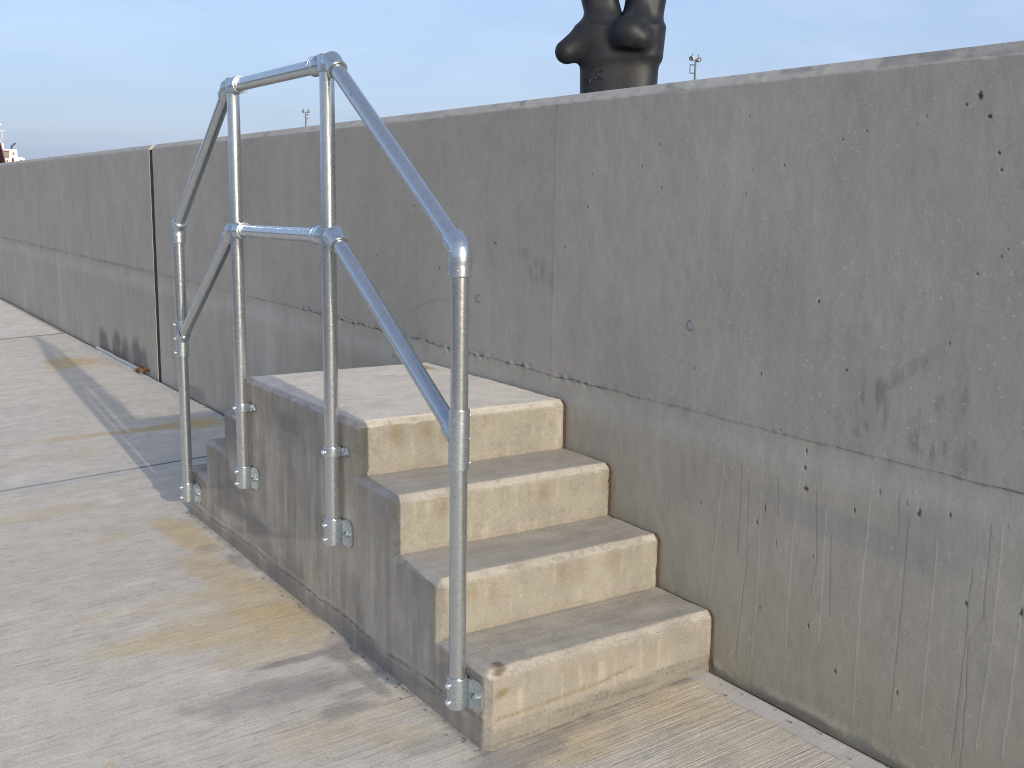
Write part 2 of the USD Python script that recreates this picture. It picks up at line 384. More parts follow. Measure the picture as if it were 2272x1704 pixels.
def slab(y0, y1, xg, yg, base, first):
    x0, x1 = -6.0, WALL - 0.025
    xs = np.unique(np.r_[edge_lines(x0), xg[(xg > x0 + 0.01) & (xg < x1 - 0.01)], [2 * x1 - e for e in edge_lines(x1)]].round(5))
    ys = np.unique(np.r_[edge_lines(y0), yg[(yg > y0 + 0.01) & (yg < y1 - 0.01)], [2 * y1 - e for e in edge_lines(y1)]].round(5))
    X, Yg = np.meshgrid(xs, ys, indexing="ij")
    px, py = X.ravel(), Yg.ravel()
    e = np.minimum(np.minimum(px - x0, x1 - px), np.minimum(py - y0, y1 - py))
    r = 0.005
    drop = np.where(e < r, r - np.sqrt(np.maximum(r * r - (r - e) ** 2, 0)), 0)
    zz = gz(px) - drop + (fbm(np.stack([px * 2.0, py * 2.0, px * 0], -1), 3, 3) - 0.5) * 0.004
    sp = (px > -1.4) & (py < 5)
    if first:
        zz[sp] += (noise(np.stack([px[sp] * 10, py[sp] * 190, px[sp] * 0], -1), 8) - 0.5) * 0.0009 * np.clip((e[sp] - 0.08) / 0.02, 0, 1)
    nx, ny = len(xs), len(ys)
    idx = np.arange(nx * ny).reshape(nx, ny)
    a, b, c, d = idx[:-1, :-1].ravel(), idx[1:, :-1].ravel(), idx[1:, 1:].ravel(), idx[:-1, 1:].ravel()
    f = np.vstack([np.stack([a, b, c], 1), np.stack([a, c, d], 1)])
    v = np.stack([px, py, zz], 1)
    # skirt
    rim = np.r_[idx[:, 0], idx[-1, 1:], idx[::-1, -1][1:], idx[0, ::-1][1:]]
    low = v[rim].copy(); low[:, 2] -= 0.13
    k = len(v) + np.arange(len(rim))
    f2 = np.vstack([np.stack([rim[1:], rim[:-1], k[:-1]], 1), np.stack([rim[1:], k[:-1], k[1:]], 1)])
    nrm = normals_of(v, f)
    big = fbm(np.stack([px * 0.9, py * 0.9, px * 0], -1), 4, 11)
    med = fbm(np.stack([px * 4.0, py * 9.0, px * 0 + 4], -1), 4, 12)
    col = np.array(base)[None] * (1 + 0.16 * (big - 0.5) + 0.16 * (med - 0.5))[:, None]
    # darker worn flecks drawn out along the broom
    fl = fbm(np.stack([px * 14, py * 110, px * 0 + 9], -1), 3, 13)
    col = lerp(col, np.array([0.27, 0.255, 0.235]), np.clip((fl - 0.64) * 3, 0, 0.3))
    col = rust_tint(px, py, col)
    marg = np.clip((e - 0.075 - 0.006 * noise(np.stack([px * 20, py * 20, px * 0], -1), 2)) / 0.012, 0, 1)
    col = lerp(col, np.array([0.52, 0.51, 0.495]), (1 - marg) * 0.6 * (py < 10.1) * (e > 0.004))
    col = lerp(col, np.array([0.13, 0.12, 0.11]), np.clip(1.3 - e / np.where(py > 9, 0.022, 0.007), 0, 1) * 0.9)
    strong = np.clip((0.15 - py) / 0.4, 0, 1) * np.clip((px + 0.1) / 0.4, 0, 1)
    broom = marg * (0.45 + 1.1 * strong)
    v = np.vstack([v, low]); col = np.vstack([col, np.full((len(rim), 3), 0.2)])
    nrm = np.vstack([nrm, nrm[rim]])
    # skirt keeps its own outward normals
    vs = np.vstack([v[:len(px)], v[rim], low])
    fs = np.vstack([f, f2 * 0])
    o = len(px); n = len(rim); i = np.arange(n - 1)
    f2 = np.vstack([np.stack([o + i + 1, o + i, o + n + i], 1), np.stack([o + i + 1, o + n + i, o + n + i + 1], 1)])
    cen = np.array([(x0 + x1) / 2, (y0 + y1) / 2])
    out = np.zeros((n, 3))
    out[:, 0] = np.where(np.abs(px[rim] - x0) < 1e-4, -1, np.where(np.abs(px[rim] - x1) < 1e-4, 1, 0))
    out[:, 1] = np.where(out[:, 0] == 0, np.sign(py[rim] - cen[1]), 0)
    cs = np.vstack([col[:o], np.tile([0.16, 0.14, 0.12], (n, 1)), np.tile([0.1, 0.08, 0.07], (n, 1))])
    return obj("slab", (vs, np.vstack([f, f2])), "paving_concrete", pave, tint=cs, broom=np.r_[broom, np.zeros(2 * n)], normals=np.vstack([nrm[:o], out, out]))

BASE = (0.592, 0.538, 0.452)
slab(-6.0, 3.795, graded([(-6, -1.3, 0.25), (-1.3, 0.9, 0.0075)]), graded([(-6, -1.1, 0.25), (-1.1, 0.6, 0.0065), (0.6, 3.9, 0.0095)]), BASE, True)
slab(3.805, 10.045, graded([(-6, -1.0, 0.25), (-1.0, 0.9, 0.012)]), graded([(3.8, 10.1, 0.02)]), (0.62, 0.565, 0.482), False)
slab(10.055, 16.295, graded([(-6, 0.9, 0.1)]), graded([(10, 16.3, 0.1)]), (0.68, 0.63, 0.555), False)
slab(16.305, 22.595, graded([(-6, 0.9, 0.2)]), graded([(16, 22.6, 0.2)]), (0.62, 0.59, 0.54), False)
slab(22.605, 48.0, graded([(-6, 0.9, 0.4)]), graded([(22, 48, 0.4)]), (0.62, 0.59, 0.54), False)
for yj in (3.80, 10.05, 16.30, 22.60):
    v = np.array([[-6, yj - 0.0049, gz(-6) - 0.006], [WALL - 0.026, yj - 0.0049, gz(WALL) - 0.006], [WALL - 0.026, yj + 0.0049, gz(WALL) - 0.006], [-6, yj + 0.0049, gz(-6) - 0.006]], float)
    v = np.vstack([v, v - [0, 0, 0.05]])
    obj("joint_filler", (v, np.array([[0, 1, 2, 3], [4, 7, 6, 5], [0, 4, 5, 1], [1, 5, 6, 2], [2, 6, 7, 3], [3, 7, 4, 0]])), "dark_sealant", pave, smooth=False)
ys = np.arange(-6, 48, 0.05)
w = (fbm(np.stack([ys * 3, ys * 0, ys * 0], -1), 3, 4) - 0.5) * 0.014
top = gz(WALL) - 0.022 + w
n = len(ys)
v = np.vstack([np.stack([np.full(n, WALL - 0.0245), ys, top], 1), np.stack([np.full(n, WALL + 0.001), ys, top + 0.006], 1)])
i = np.arange(n - 1)
obj("edge_filler", (v, np.vstack([np.stack([i, n + i, n + i + 1], 1), np.stack([i, n + i + 1, i + 1], 1)])), "dark_sealant", pave, smooth=True, label="dark brown filler in the gap along the wall")
# grey sealant rod lying in the gap by the far panel joint
pts = [(0.868 + 0.003 * math.sin(k * 1.7), 7.05 + k * 0.26, gz(0.87) + 0.014 - 0.004 * (k % 2)) for k in range(7)]
obj("sealant_rod", cat(*[tube(a, b, 0.015, 12) for a, b in zip(pts[:-1], pts[1:])]), "grey_rod", pave, smooth=40)

# ------------------------------------------------------------------ wall
wall = thing("concrete_wall", "long grey cast concrete wall with chamfered top running behind the steps", "wall")

def z0(y):
    y = np.asarray(y, float)
    base = np.interp(y, [-2, 0, 1, 3.2, 6.5, 30], [0.886, 0.890, 0.897, 0.920, 0.931, 0.94])
    rough = np.interp(y, [-2, 0.3, 0.8, 1.2, 3.2, 3.6, 30], [0.004, 0.004, 0.006, 0.012, 0.013, 0.006, 0.004])
    return base + (fbm(np.stack([y * 9, y * 0, y * 0], -1), 5, 21) - 0.5) * 2 * rough

DARK = [[(-0.081, 0.766), (-0.083, 0.475)], [(-0.111, 0.714), (-0.123, 0.461), (-0.096, 0.107)], [(-0.231, 0.761), (-0.241, 0.631)],
        [(-0.377, 0.748), (-0.398, 0.534), (-0.381, 0.426)], [(-0.443, 0.62), (-0.457, 0.387)], [(-0.694, 0.749), (-0.692, 0.511), (-0.688, 0.185)],
        [(-0.93, 0.788), (-0.93, 0.543), (-0.895, 0.465), (-0.905, 0.321), (-0.907, 0.128)], [(-0.889, 0.658), (-0.889, 0.488), (-0.882, 0.142)], [(-0.66, 0.80), (-0.664, 0.70)]]
WHITE = [[(-0.007, 0.799), (0.033, 0.269)], [(-0.168, 0.799), (-0.173, 0.388), (-0.166, 0.144)], [(-0.318, 0.78), (-0.301, 0.552), (-0.302, 0.236)],
         [(-0.571, 0.821), (-0.559, 0.44), (-0.562, 0.287), (-0.566, 0.123)], [(-0.785, 0.708), (-0.784, 0.475), (-0.783, 0.147)],
         [(-0.961, 0.797), (-0.961, 0.482), (-0.948, 0.19)], [(-0.42, 0.70), (-0.425, 0.30)], [(-1.03, 0.75), (-1.02, 0.2)]]
PITS = [(-0.796, 1.841, .0062, .010), (-0.827, 1.788, .006, .0055), (-0.345, 1.298, .004, .005), (-0.142, 1.059, .003, .004), (-0.459, 1.116, .003, .004), (-0.334, 0.857, .004, .005),
        (-0.333, 0.802, .005, .005), (-0.188, 0.646, .004, .007), (-0.341, 0.743, .008, .005), (-0.158, 0.59, .003, .005), (-0.598, 0.797, .003, .004), (-0.696, 0.821, .003, .005),
        (-0.725, 0.768, .006, .008), (-0.686, 0.781, .004, .004), (-0.882, 0.563, .005, .005), (-1.029, 0.593, .005, .006), (-0.191, 0.324, .004, .004), (-0.383, 0.328, .004, .004),
        (-0.492, 0.223, .004, .006), (-0.86, 1.70, .004, .004), (-0.87, 1.66, .004, .003), (-0.76, 1.82, .003, .004), (-0.65, 1.80, .003, .003), (0.35, 1.62, .003, .004), (0.75, 1.55, .002, .004)]
for k in range(80):
    PITS.append((RNG.uniform(-1.2, 2.6), RNG.uniform(0.1, 1.9), RNG.uniform(.0015, .003), RNG.uniform(.0018, .004)))

def wall_paint(py, pz, lower):
    big = fbm(np.stack([py * 0.7, pz * 1.2, py * 0], -1), 4, 31)
    med = fbm(np.stack([py * 5.0, pz * 3.0, py * 0 + 3], -1), 5, 32)
    strk = fbm(np.stack([py * 16, pz * 1.3, py * 0 + 6], -1), 4, 33)
    base = np.array([0.352, 0.327, 0.275]) if lower else np.array([0.350, 0.328, 0.288])
    k = 1 + 0.16 * (big - 0.5) + 0.20 * (med - 0.5) + (0.16 if lower else 0.08) * (strk - 0.5)
    c = base[None] * k[:, None]
    dk, lt = np.array([0.17, 0.168, 0.168]), np.array([0.46, 0.455, 0.44])
    sm = fbm(np.stack([py * 60, pz * 14, py * 0], -1), 3, 34)
    # formwork seam lines
    for ys, a in ((0.955, 0.32), (3.42, 0.10), (10.9, 0.3), (-1.5, 0.2)):
        c = lerp(c, dk, a * np.clip(1 - np.abs(py - ys) / 0.006, 0, 1))
    c = lerp(c, base * 0.93, 0.5 * ((py > 0.955) & (py < 3.42)))
    # cold joint crumbs
    dz = np.abs(pz - z0(py))
    c = lerp(c, dk * 0.8, np.clip(1 - dz / 0.004, 0, 1) * (0.14 + 0.45 * np.clip((sm - 0.4) * 4, 0, 1)))
    c = lerp(c, dk * 1.2, np.clip(1 - dz / 0.035, 0, 1) * np.clip((sm - 0.45) * 4, 0, 1) * 0.3)
    if lower:
        c = lerp(c, lt, np.clip(1 - np.abs(pz - 0.82) / 0.09, 0, 1) * 0.35 * (0.5 + med))
        c = lerp(c, dk * 1.5, 0.45 * blob(py, pz, -0.50, 0.66, 0.33, 0.05, 4, 91, 0.4, 8))
        c = lerp(c, dk * 1.5, 0.3 * blob(py, pz, -0.80, 0.72, 0.15, 0.09, 0, 92, 0.5, 8))
        c = lerp(c, base * np.array([0.92, 0.90, 0.80]), 0.7 * np.clip((0.55 - pz) / 0.5, 0, 1) * (py < 2.9))
        near = py < 1.5
        for i, L in enumerate(DARK):
            c[near] = lerp(c[near], dk * 0.95, 0.6 * line_stain(py[near], pz[near], L, 0.0017, i))
        for i, L in enumerate(WHITE):
            c[near] = lerp(c[near], np.array([0.52, 0.51, 0.48]), 0.42 * line_stain(py[near], pz[near], L, 0.0017, i + 20))
        # damp patches at the foot of the wall, far panel
        for i, (cy, cz, sy, sz) in enumerate([(6.98, 0.10, 0.14, 0.17), (7.25, 0.13, 0.22, 0.18), (7.6, 0.11, 0.2, 0.16), (7.95, 0.13, 0.16, 0.20), (8.45, 0.10, 0.22, 0.15), (7.7, 0.05, 0.9, 0.07)]):
            c = lerp(c, np.array([0.12, 0.11, 0.105]), 0.75 * blob(py, pz, cy, cz, sy, sz, 0, i + 70, 0.4, 6.0))
        c = lerp(c, np.array([0.20, 0.19, 0.18]), 0.6 * blob(py, pz, 5.6, 0.09, 0.3, 0.05, 0, 78, 0.4, 6))
        # pale drips on the far panels
        wd = fbm(np.stack([py * 5, pz * 0.6, py * 0 + 12], -1), 4, 37)
        c = lerp(c, lt, np.clip((wd - 0.6) * 4, 0, 1) * 0.5 * (py > 6.0) * np.clip((0.95 - pz) * 3, 0, 1))
        c = lerp(c, dk * 1.6, np.clip((0.36 - wd) * 5, 0, 1) * 0.6 * (py > 6.0) * np.clip(pz / 0.9, 0, 1))
        c = lerp(c, lt * 0.95, np.clip((wd - 0.55) * 4, 0, 1) * 0.45 * (py > 2.0) * (py < 6.5))
    else:
        for i, (cy, cz, sy, sz, ang, k) in enumerate([(-0.555, 1.02, 0.055, 0.09, 0, 0.75), (-0.57, 0.96, 0.03, 0.06, 0, 0.6), (-0.74, 0.96, 0.07, 0.05, 0, 0.8), (-0.86, 0.95, 0.05, 0.06, 0, 0.55), (-0.60, 1.10, 0.20, 0.022, -37, 0.5), (-0.70, 1.03, 0.12, 0.02, -40, 0.45),
                                                     (1.07, 1.29, 0.07, 0.05, 20, 0.6), (1.17, 1.36, 0.06, 0.03, 20, 0.4), (1.39, 1.37, 0.06, 0.08, 0, 0.3), (0.97, 1.25, 0.03, 0.05, 0, 0.5), (-0.83, 1.07, 0.012, 0.07, 0, 0.5), (-0.99, 1.08, 0.012, 0.05, 0, 0.5)]):
            bl = blob(py, pz, cy, cz, sy, sz, ang, i + 40, 0.6, 16.0)
            c = lerp(c, dk, 0.72 * k * bl * np.clip((sm - 0.40) * 5, 0.10, 1) * (1.0 if k > 0 else 0))
        c = lerp(c, dk * 1.3, 0.5 * line_stain(py, pz, [(2.10, 1.03), (2.02, 1.07), (1.92, 1.102), (1.83, 1.120), (1.78, 1.116)], 0.005, 3))
        for i in range(26):       # runs from the top edge
            yy = -1.1 + 0.29 * i + 0.13 * math.sin(i * 7.3); L = 0.10 + 0.30 * ((i * 37) % 11) / 11
            c = lerp(c, dk * 1.7, 0.22 * np.clip(1 - np.abs(py - yy) / (0.004 + 0.012 * ((i * 13) % 5) / 5), 0, 1) * np.clip((pz - (WALL_TOP - L)) / L, 0, 1))
        c = lerp(c, np.array([0.40, 0.385, 0.35]), np.clip((pz - 1.925) / 0.004, 0, 1) * 0.75)
        edge_n = fbm(np.stack([py * 14, pz * 40, py * 0], -1), 4, 56)
        c = lerp(c, np.array([0.235, 0.225, 0.205]) , (pz > 1.931) * np.clip((-0.45 - py + (edge_n - 0.5) * 0.25) / 0.05, 0, 1) * np.clip(0.75 + (edge_n - 0.5) * 2, 0, 1))
        c = lerp(c, np.array([0.24, 0.23, 0.215]), (pz > 1.925) * np.clip((edge_n - 0.60) * 6, 0, 1) * 0.7)
    near = py < 2.7
    for (cy, cz, a, b) in PITS:
        q = near & (np.abs(py - cy) < 0.03) & (np.abs(pz - cz) < 0.03)
        if q.any():
            c[q] = lerp(c[q], np.array([0.065, 0.062, 0.06]), np.clip((1.25 - np.hypot((py[q] - cy) / a, (pz[q] - cz) / b) - 1.3 * (fbm(np.stack([py[q] * 140, pz[q] * 140, py[q] * 0], -1), 2, 77) - 0.5)) * 2.0, 0, 1))
    return c

def lift(name, y0, y1, lower, fine):
    """sweep of the wall section along y; front face finely divided."""
    if fine:
        yl = graded([(y0, -1.4, 0.3), (-1.4, 0.2, 0.0028 if lower else 0.0038), (0.2, 1.3, 0.0055), (1.3, 3.0, 0.012), (3.0, y1, 0.022)])
    else:
        st = 0.03 if y0 < 7 else (0.12 if y0 < 20 else 0.5)
        yl = graded([(y0, y1, st)])
    fz = (0.0085 if lower else 0.0040) if fine else (0.02 if y0 < 7 else 0.06)
    if lower:
        n = int(0.95 / fz)
        t = np.linspace(0, 1, n)
        X = np.full((len(yl), n), WALL + 0.0006)
        Z = -0.25 + (z0(yl)[:, None] - 0.0004 + 0.25) * (0.22 + 0.78 * t[None] if False else t[None])
        # extra columns: ledge and back
        X = np.hstack([X, np.full((len(yl), 1), WALL + 0.0006), np.full((len(yl), 1), WALL + 0.05), np.full((len(yl), 1), WALL + 0.30), np.full((len(yl), 1), WALL + 0.30)])
        Z = np.hstack([Z, (z0(yl) - 0.0004)[:, None], (z0(yl) - 0.002)[:, None], np.full((len(yl), 1), 0.80), np.full((len(yl), 1), -0.25)])
        nf = n
    else:
        n = int(1.03 / fz)
        t = np.linspace(0, 1, n)
        zc = WALL_TOP - 0.034
        Zf = z0(yl)[:, None] + (zc - z0(yl)[:, None]) * t[None]
        Xf = np.full_like(Zf, WALL)
        s = np.linspace(0, 1, 8)[1:]
        Xc, Zc = np.tile(WALL + 0.034 * s, (len(yl), 1)), np.tile(zc + 0.034 * s, (len(yl), 1))
        X = np.hstack([np.full((len(yl), 1), WALL + 0.06), np.full((len(yl), 1), WALL), Xf, Xc, np.full((len(yl), 1), WALL + 0.27), np.full((len(yl), 1), WALL + 0.304), np.full((len(yl), 1), WALL + 0.304)])
        Z = np.hstack([z0(yl)[:, None] - 0.001, z0(yl)[:, None], Zf, Zc, np.full((len(yl), 1), WALL_TOP), np.full((len(yl), 1), zc), np.full((len(yl), 1), 0.5)])
        nf = 2 + n + 7
    Yl = np.tile(yl[:, None], (1, X.shape[1]))
    py, pz, px = Yl.ravel(), Z.ravel(), X.ravel()
    front = np.zeros(X.shape, bool); front[:, :nf] = True
    front = front.ravel()
    d = np.zeros(len(px))
    d[front] += (fbm(np.stack([py[front] * 1.5, pz[front] * 1.5, py[front] * 0], -1), 4, 41) - 0.5) * 0.006
    d[front] += (fbm(np.stack([py[front] * 30, pz[front] * 20, py[front] * 0], -1), 3, 42) - 0.5) * 0.0012
    # formwork seam step and joint crumbling
    d[front] -= 0.0007 * np.clip(1 - np.abs(py[front] - 0.955) / 0.006, 0, 1)
    dz = np.abs(pz - z0(py))
    crumb = noise(np.stack([py * 45, pz * 45, py * 0], -1), 43)
    d += front * np.clip(1 - dz / 0.022, 0, 1) * np.clip(crumb - 0.45, 0, 1) * 0.02 * np.interp(py, [-2, 0.5, 1.0, 3.3, 4], [0.06, 0.06, 0.8, 0.8, 0.1])
    if lower:   # mortar squeezed out along the foot
        m = fbm(np.stack([py * 7, pz * 30, py * 0], -1), 4, 44)
        lo = gz(WALL)
        d -= front * (py < 0.0) * np.exp(-((pz - lo - 0.016) / 0.013) ** 2) * np.clip(m - 0.33, 0, 1) * 0.030
        d -= front * (py > 2.9) * np.exp(-((pz - lo - 0.004) / 0.010) ** 2) * np.clip(m - 0.38, 0, 1) * 0.02
        # raised mineral beads along the pale runs
        q = front & (py < 1.2)
        if fine:
            for i, L in enumerate(WHITE):
                d[q] -= 0.0003 * line_stain(py[q], pz[q], L, 0.0022, i + 20)
            for i, L in enumerate(DARK):
                d[q] += 0.0004 * line_stain(py[q], pz[q], L, 0.0022, i)
    else:
        zc = WALL_TOP - 0.034
        edge = np.exp(-((pz - zc) / 0.004) ** 2)
        d += front * edge * np.clip(noise(np.stack([py * 22, pz * 22, py * 0], -1), 45) - 0.4, 0, 1) * 0.006
        top = front & (pz > zc + 0.004)
        d[top] += (noise(np.stack([py[top] * 30, pz[top] * 60, py[top] * 0], -1), 46) - 0.5) * 0.004
    if fine:
        for (cy, cz, a, b) in PITS:
            q = front & (np.abs(py - cy) < 0.03) & (np.abs(pz - cz) < 0.03)
            if q.any():
                d[q] += 0.004 * np.clip(1.2 - np.hypot((py[q] - cy) / a, (pz[q] - cz) / b), 0, 1)
    px = px + d
    v = np.stack([px, py, pz], 1)
    nx, ny = X.shape
    idx = np.arange(nx * ny).reshape(nx, ny)
    a, b, c, e = idx[:-1, :-1].ravel(), idx[1:, :-1].ravel(), idx[1:, 1:].ravel(), idx[:-1, 1:].ravel()
    f = np.vstack([np.stack([a, c, b], 1), np.stack([a, e, c], 1)])
    # end caps
    caps = []
    for row, flip in ((idx[0], False), (idx[-1], True)):
        o = len(v)
        ring = v[row]
        v = np.vstack([v, ring, ring.mean(0)[None]])
        k = o + np.arange(len(row)); k2 = np.r_[k[1:], k[0]]; cc = np.full(len(row), o + len(row))
        caps.append(np.stack([k, k2, cc] if not flip else [k2, k, cc], 1))
    f = np.vstack([f] + caps)
    col = wall_paint(v[:, 1], v[:, 2], lower)
    nrm = normals_of(v, f)
    return obj(name, (v, f), "wall_concrete", wall, tint=col, normals=nrm)

for k, (a, b) in enumerate([(-9.0, 6.455), (6.555, 14.9), (14.95, 24.0), (24.05, 48.0)]):
    lift("base_lift", a, b, True, k == 0)
    lift("upper_lift", a, b, False, k == 0)
for yj, hw in ((6.505, 0.0498), (14.925, 0.0248), (24.025, 0.0248)):
    obj("joint_sealant", box(WALL + 0.0045, WALL + 0.28, yj - hw, yj + hw, -0.2, WALL_TOP - 0.04), "dark_sealant", wall, smooth=False)
# plugged formwork tie holes: a shallow disc with a ring groove round it
for (ty, tz) in ((0.179, 1.172), (1.498, 1.149)):
    prof = [(0.0015, 0.0), (0.0016, 0.010), (0.0012, 0.0185), (-0.0005, 0.0205), (-0.004, 0.021)]
    mm = lathe(prof, (WALL - 0.0005, ty, tz), (-1, 0, 0), 28)
    pv, pf = np.array(mm.vertices), np.array(mm.faces)
    nn = normals_of(pv, pf)
    if nn[:, 0].mean() > 0:
        pf = pf[:, ::-1]; nn = -nn
    r = np.hypot(pv[:, 1] - ty, pv[:, 2] - tz)
    t = np.array([0.315, 0.31, 0.305])[None] * np.where(r > 0.0165, 0.5, 1.0)[:, None]
    obj("tie_hole_plug", (pv, pf), "wall_concrete", wall, tint=t, normals=nn)

# ------------------------------------------------------------------ concrete steps
steps = thing("concrete_steps", "weathered concrete steps up to a landing and down again beside the wall", "steps")
CH = 0.021
front = [(0.0, 0.243), (0.277, 0.430), (0.556, 0.624), (0.845, 0.814)]       # riser y, tread z
back = [(2.79, 0.243), (2.51, 0.430), (2.23, 0.624), (1.945, 0.814)]
def cham_block(y0, y1, z1):
    z0_ = -0.12
    pts = []
    for yy, s in ((y0, 1), (y1, -1)):
        for (cx, cy, cz) in ((CH, 0, z1 - CH), (0, CH, z1 - CH), (CH, CH, z1)):
            pts.append((cx, yy + s * cy, cz))
        pts += [(CH, yy, z0_), (0, yy + s * CH, z0_), (W, yy, z1 - CH), (W, yy + s * CH, z1), (W, yy, z0_)]
    return m3.Manifold.hull_points(np.array(pts, np.float64))
body = m3.Manifold()
for (ya, za), (yb, zb) in zip(front, back):
    body = body + cham_block(ya, yb, za)
body = body.refine_to_length(0.0095)
sv, sf = man(body)
sn = normals_of(sv, sf)
flat_n = sn.copy()
# wear: gentle waviness, and chips along the noses
P = sv
wav = (fbm(P * 3.0, 4, 51) - 0.5) * 0.006 + (fbm(P * 28.0, 3, 52) - 0.5) * 0.0013
# distance to the chamfered edges: slanted normals mark them
slant = 1 - np.max(np.abs(sn), axis=1)
edgey = np.clip(slant / 0.25, 0, 1)
chip = np.clip(fbm(P * 34.0, 5, 53) - 0.50, 0, 1) * 0.022 * edgey * (0.15 + 0.85 * (P[:, 0] > 0.03))
firstn = np.exp(-((P[:, 1] - 0.008) / 0.02) ** 2) * np.exp(-((P[:, 2] - 0.232) / 0.03) ** 2)
chip += np.clip(fbm(P * np.array([35.0, 60.0, 60.0]), 4, 54) - 0.46, 0, 1) * 0.026 * firstn
sv = sv + sn * (wav - chip)[:, None]
# the ledge left by the formwork low on the first riser
onr1 = (P[:, 1] < 0.03) & (P[:, 2] < 0.22)
zl = np.interp(P[:, 0], [0.03, 0.21, 0.405, 0.531, 0.6], [0.092, 0.097, 0.109, 0.129, 0.135])
led = onr1 * np.clip(1 - np.abs(P[:, 2] - zl) / 0.007, 0, 1) * ((P[:, 0] > 0.03) & (P[:, 0] < 0.54))
sv[:, 1] += led * 0.005
# mortar lip along the foot of the side face
foot = (P[:, 0] < 0.03) * np.clip(1 - np.abs(P[:, 2] - 0.075) / 0.012, 0, 1) * noise(P * 9.0, 55)
sv[:, 0] += foot * 0.004
sn = normals_of(sv, sf)

def steps_paint(P, N):
    n_big = fbm(P * 2.2, 4, 61); n_med = fbm(P * 9.0, 5, 62)
    vs = fbm(P * np.array([26.0, 26.0, 2.6]), 5, 63)
    vs2 = fbm(P * np.array([60.0, 60.0, 7.0]), 4, 64)
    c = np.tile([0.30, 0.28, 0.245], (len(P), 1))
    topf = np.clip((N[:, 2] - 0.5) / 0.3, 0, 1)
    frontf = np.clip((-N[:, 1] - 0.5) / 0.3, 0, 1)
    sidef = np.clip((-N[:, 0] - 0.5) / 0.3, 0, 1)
    edgef = np.clip((1 - np.max(np.abs(N), 1)) / 0.22, 0, 1)
    # risers: warm buff with dirty runs
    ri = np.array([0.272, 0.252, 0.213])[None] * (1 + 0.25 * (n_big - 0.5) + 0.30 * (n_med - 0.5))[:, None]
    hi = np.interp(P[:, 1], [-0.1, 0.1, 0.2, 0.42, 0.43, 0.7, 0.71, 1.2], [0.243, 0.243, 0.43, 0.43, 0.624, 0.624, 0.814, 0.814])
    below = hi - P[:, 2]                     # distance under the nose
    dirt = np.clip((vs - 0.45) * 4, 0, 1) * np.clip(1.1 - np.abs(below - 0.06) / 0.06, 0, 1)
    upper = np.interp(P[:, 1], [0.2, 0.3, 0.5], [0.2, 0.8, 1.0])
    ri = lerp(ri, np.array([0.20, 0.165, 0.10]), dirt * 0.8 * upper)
    gr = np.clip((n_med - 0.5) * 5, 0, 1)
    spk = np.clip((fbm(P * 60.0, 3, 81) - 0.60) * 6, 0, 1)
    ri = lerp(ri, np.array([0.17, 0.15, 0.11]), spk * 0.5 * upper)
    ri = lerp(ri, np.array([0.26, 0.25, 0.19]), gr * 0.65 * upper)
    pale = np.clip((vs2 - 0.60) * 6, 0, 1)
    ri = lerp(ri, np.array([0.42, 0.39, 0.33]), pale * 0.4)
    r1 = P[:, 1] < 0.05
    ri = lerp(ri, np.array([0.20, 0.155, 0.075]), r1 * np.clip(1 - np.abs(P[:, 2] - np.interp(P[:, 0], [0.03, 0.21, 0.405, 0.531, 0.6], [0.092, 0.097, 0.109, 0.129, 0.135])) / 0.0065, 0, 1) * ((P[:, 0] > 0.03) & (P[:, 0] < 0.54)) * 0.9)
    ri = lerp(ri, np.array([0.20, 0.155, 0.085]), r1 * 0.9 * blob(P[:, 0], P[:, 2], 0.05, 0.170, 0.028, 0.013, 18, 5, 0.25, 60))
    bandz = P[:, 2] - 0.052 - 0.05 * P[:, 0]
    ri = lerp(ri, np.array([0.205, 0.19, 0.16]), r1 * np.clip((0.012 - bandz + 0.02 * (n_med - 0.5)) / 0.012, 0, 1) * 0.8)
    ri = lerp(ri, np.array([0.13, 0.125, 0.12]), r1 * np.clip((fbm(P * np.array([10, 10, 120.0]), 3, 65) - 0.55) * 7, 0, 1) * np.clip((0.02 - bandz) / 0.01, 0, 1) * 0.75)
    # treads: grey and worn, the landing clean and pale
    dist = np.linalg.norm(P[:, :2] - [0.45, 1.4], axis=1)
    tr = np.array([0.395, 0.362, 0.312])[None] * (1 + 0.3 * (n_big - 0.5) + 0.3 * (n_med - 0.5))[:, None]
    tb = fbm(P * np.array([4.0, 60.0, 4.0]), 4, 66)
    tr = tr * (1 + 0.35 * (tb - 0.5))[:, None]
    dots = np.clip((noise(P * 26.0, 67) - 0.86) * 9, 0, 1)
    tr = lerp(tr, np.array([0.42, 0.40, 0.37]), dots * 0.6)
    la = np.array([0.72, 0.655, 0.565])[None] * (1 + 0.2 * (n_big - 0.5) + 0.22 * (n_med - 0.5) + 0.18 * (tb - 0.5))[:, None]
    la = lerp(la, np.array([0.40, 0.26, 0.10]), 0.75 * blob(P[:, 0], P[:, 1], 0.79, 1.80, 0.045, 0.09, 0, 7, 0.5, 9))
    fle = np.clip((fbm(P * np.array([18.0, 70.0, 20.0]), 3, 68) - 0.68) * 6, 0, 1)
    la = lerp(la, np.array([0.25, 0.22, 0.18]), fle * 0.6)
    isl = np.clip((P[:, 2] - 0.76) / 0.02, 0, 1)
    tops = tr * (1 - isl)[:, None] + la * isl[:, None]
    # side: grey, vertical dark runs from the top, rough paler band near the foot
    si = np.array([0.37, 0.33, 0.268])[None] * (1 + 0.35 * (n_big - 0.5) + 0.25 * (n_med - 0.5) + 0.85 * (vs - 0.5))[:, None]
    si = lerp(si, np.array([0.52, 0.50, 0.47]), np.clip((vs2 - 0.6) * 4, 0, 1) * 0.35)
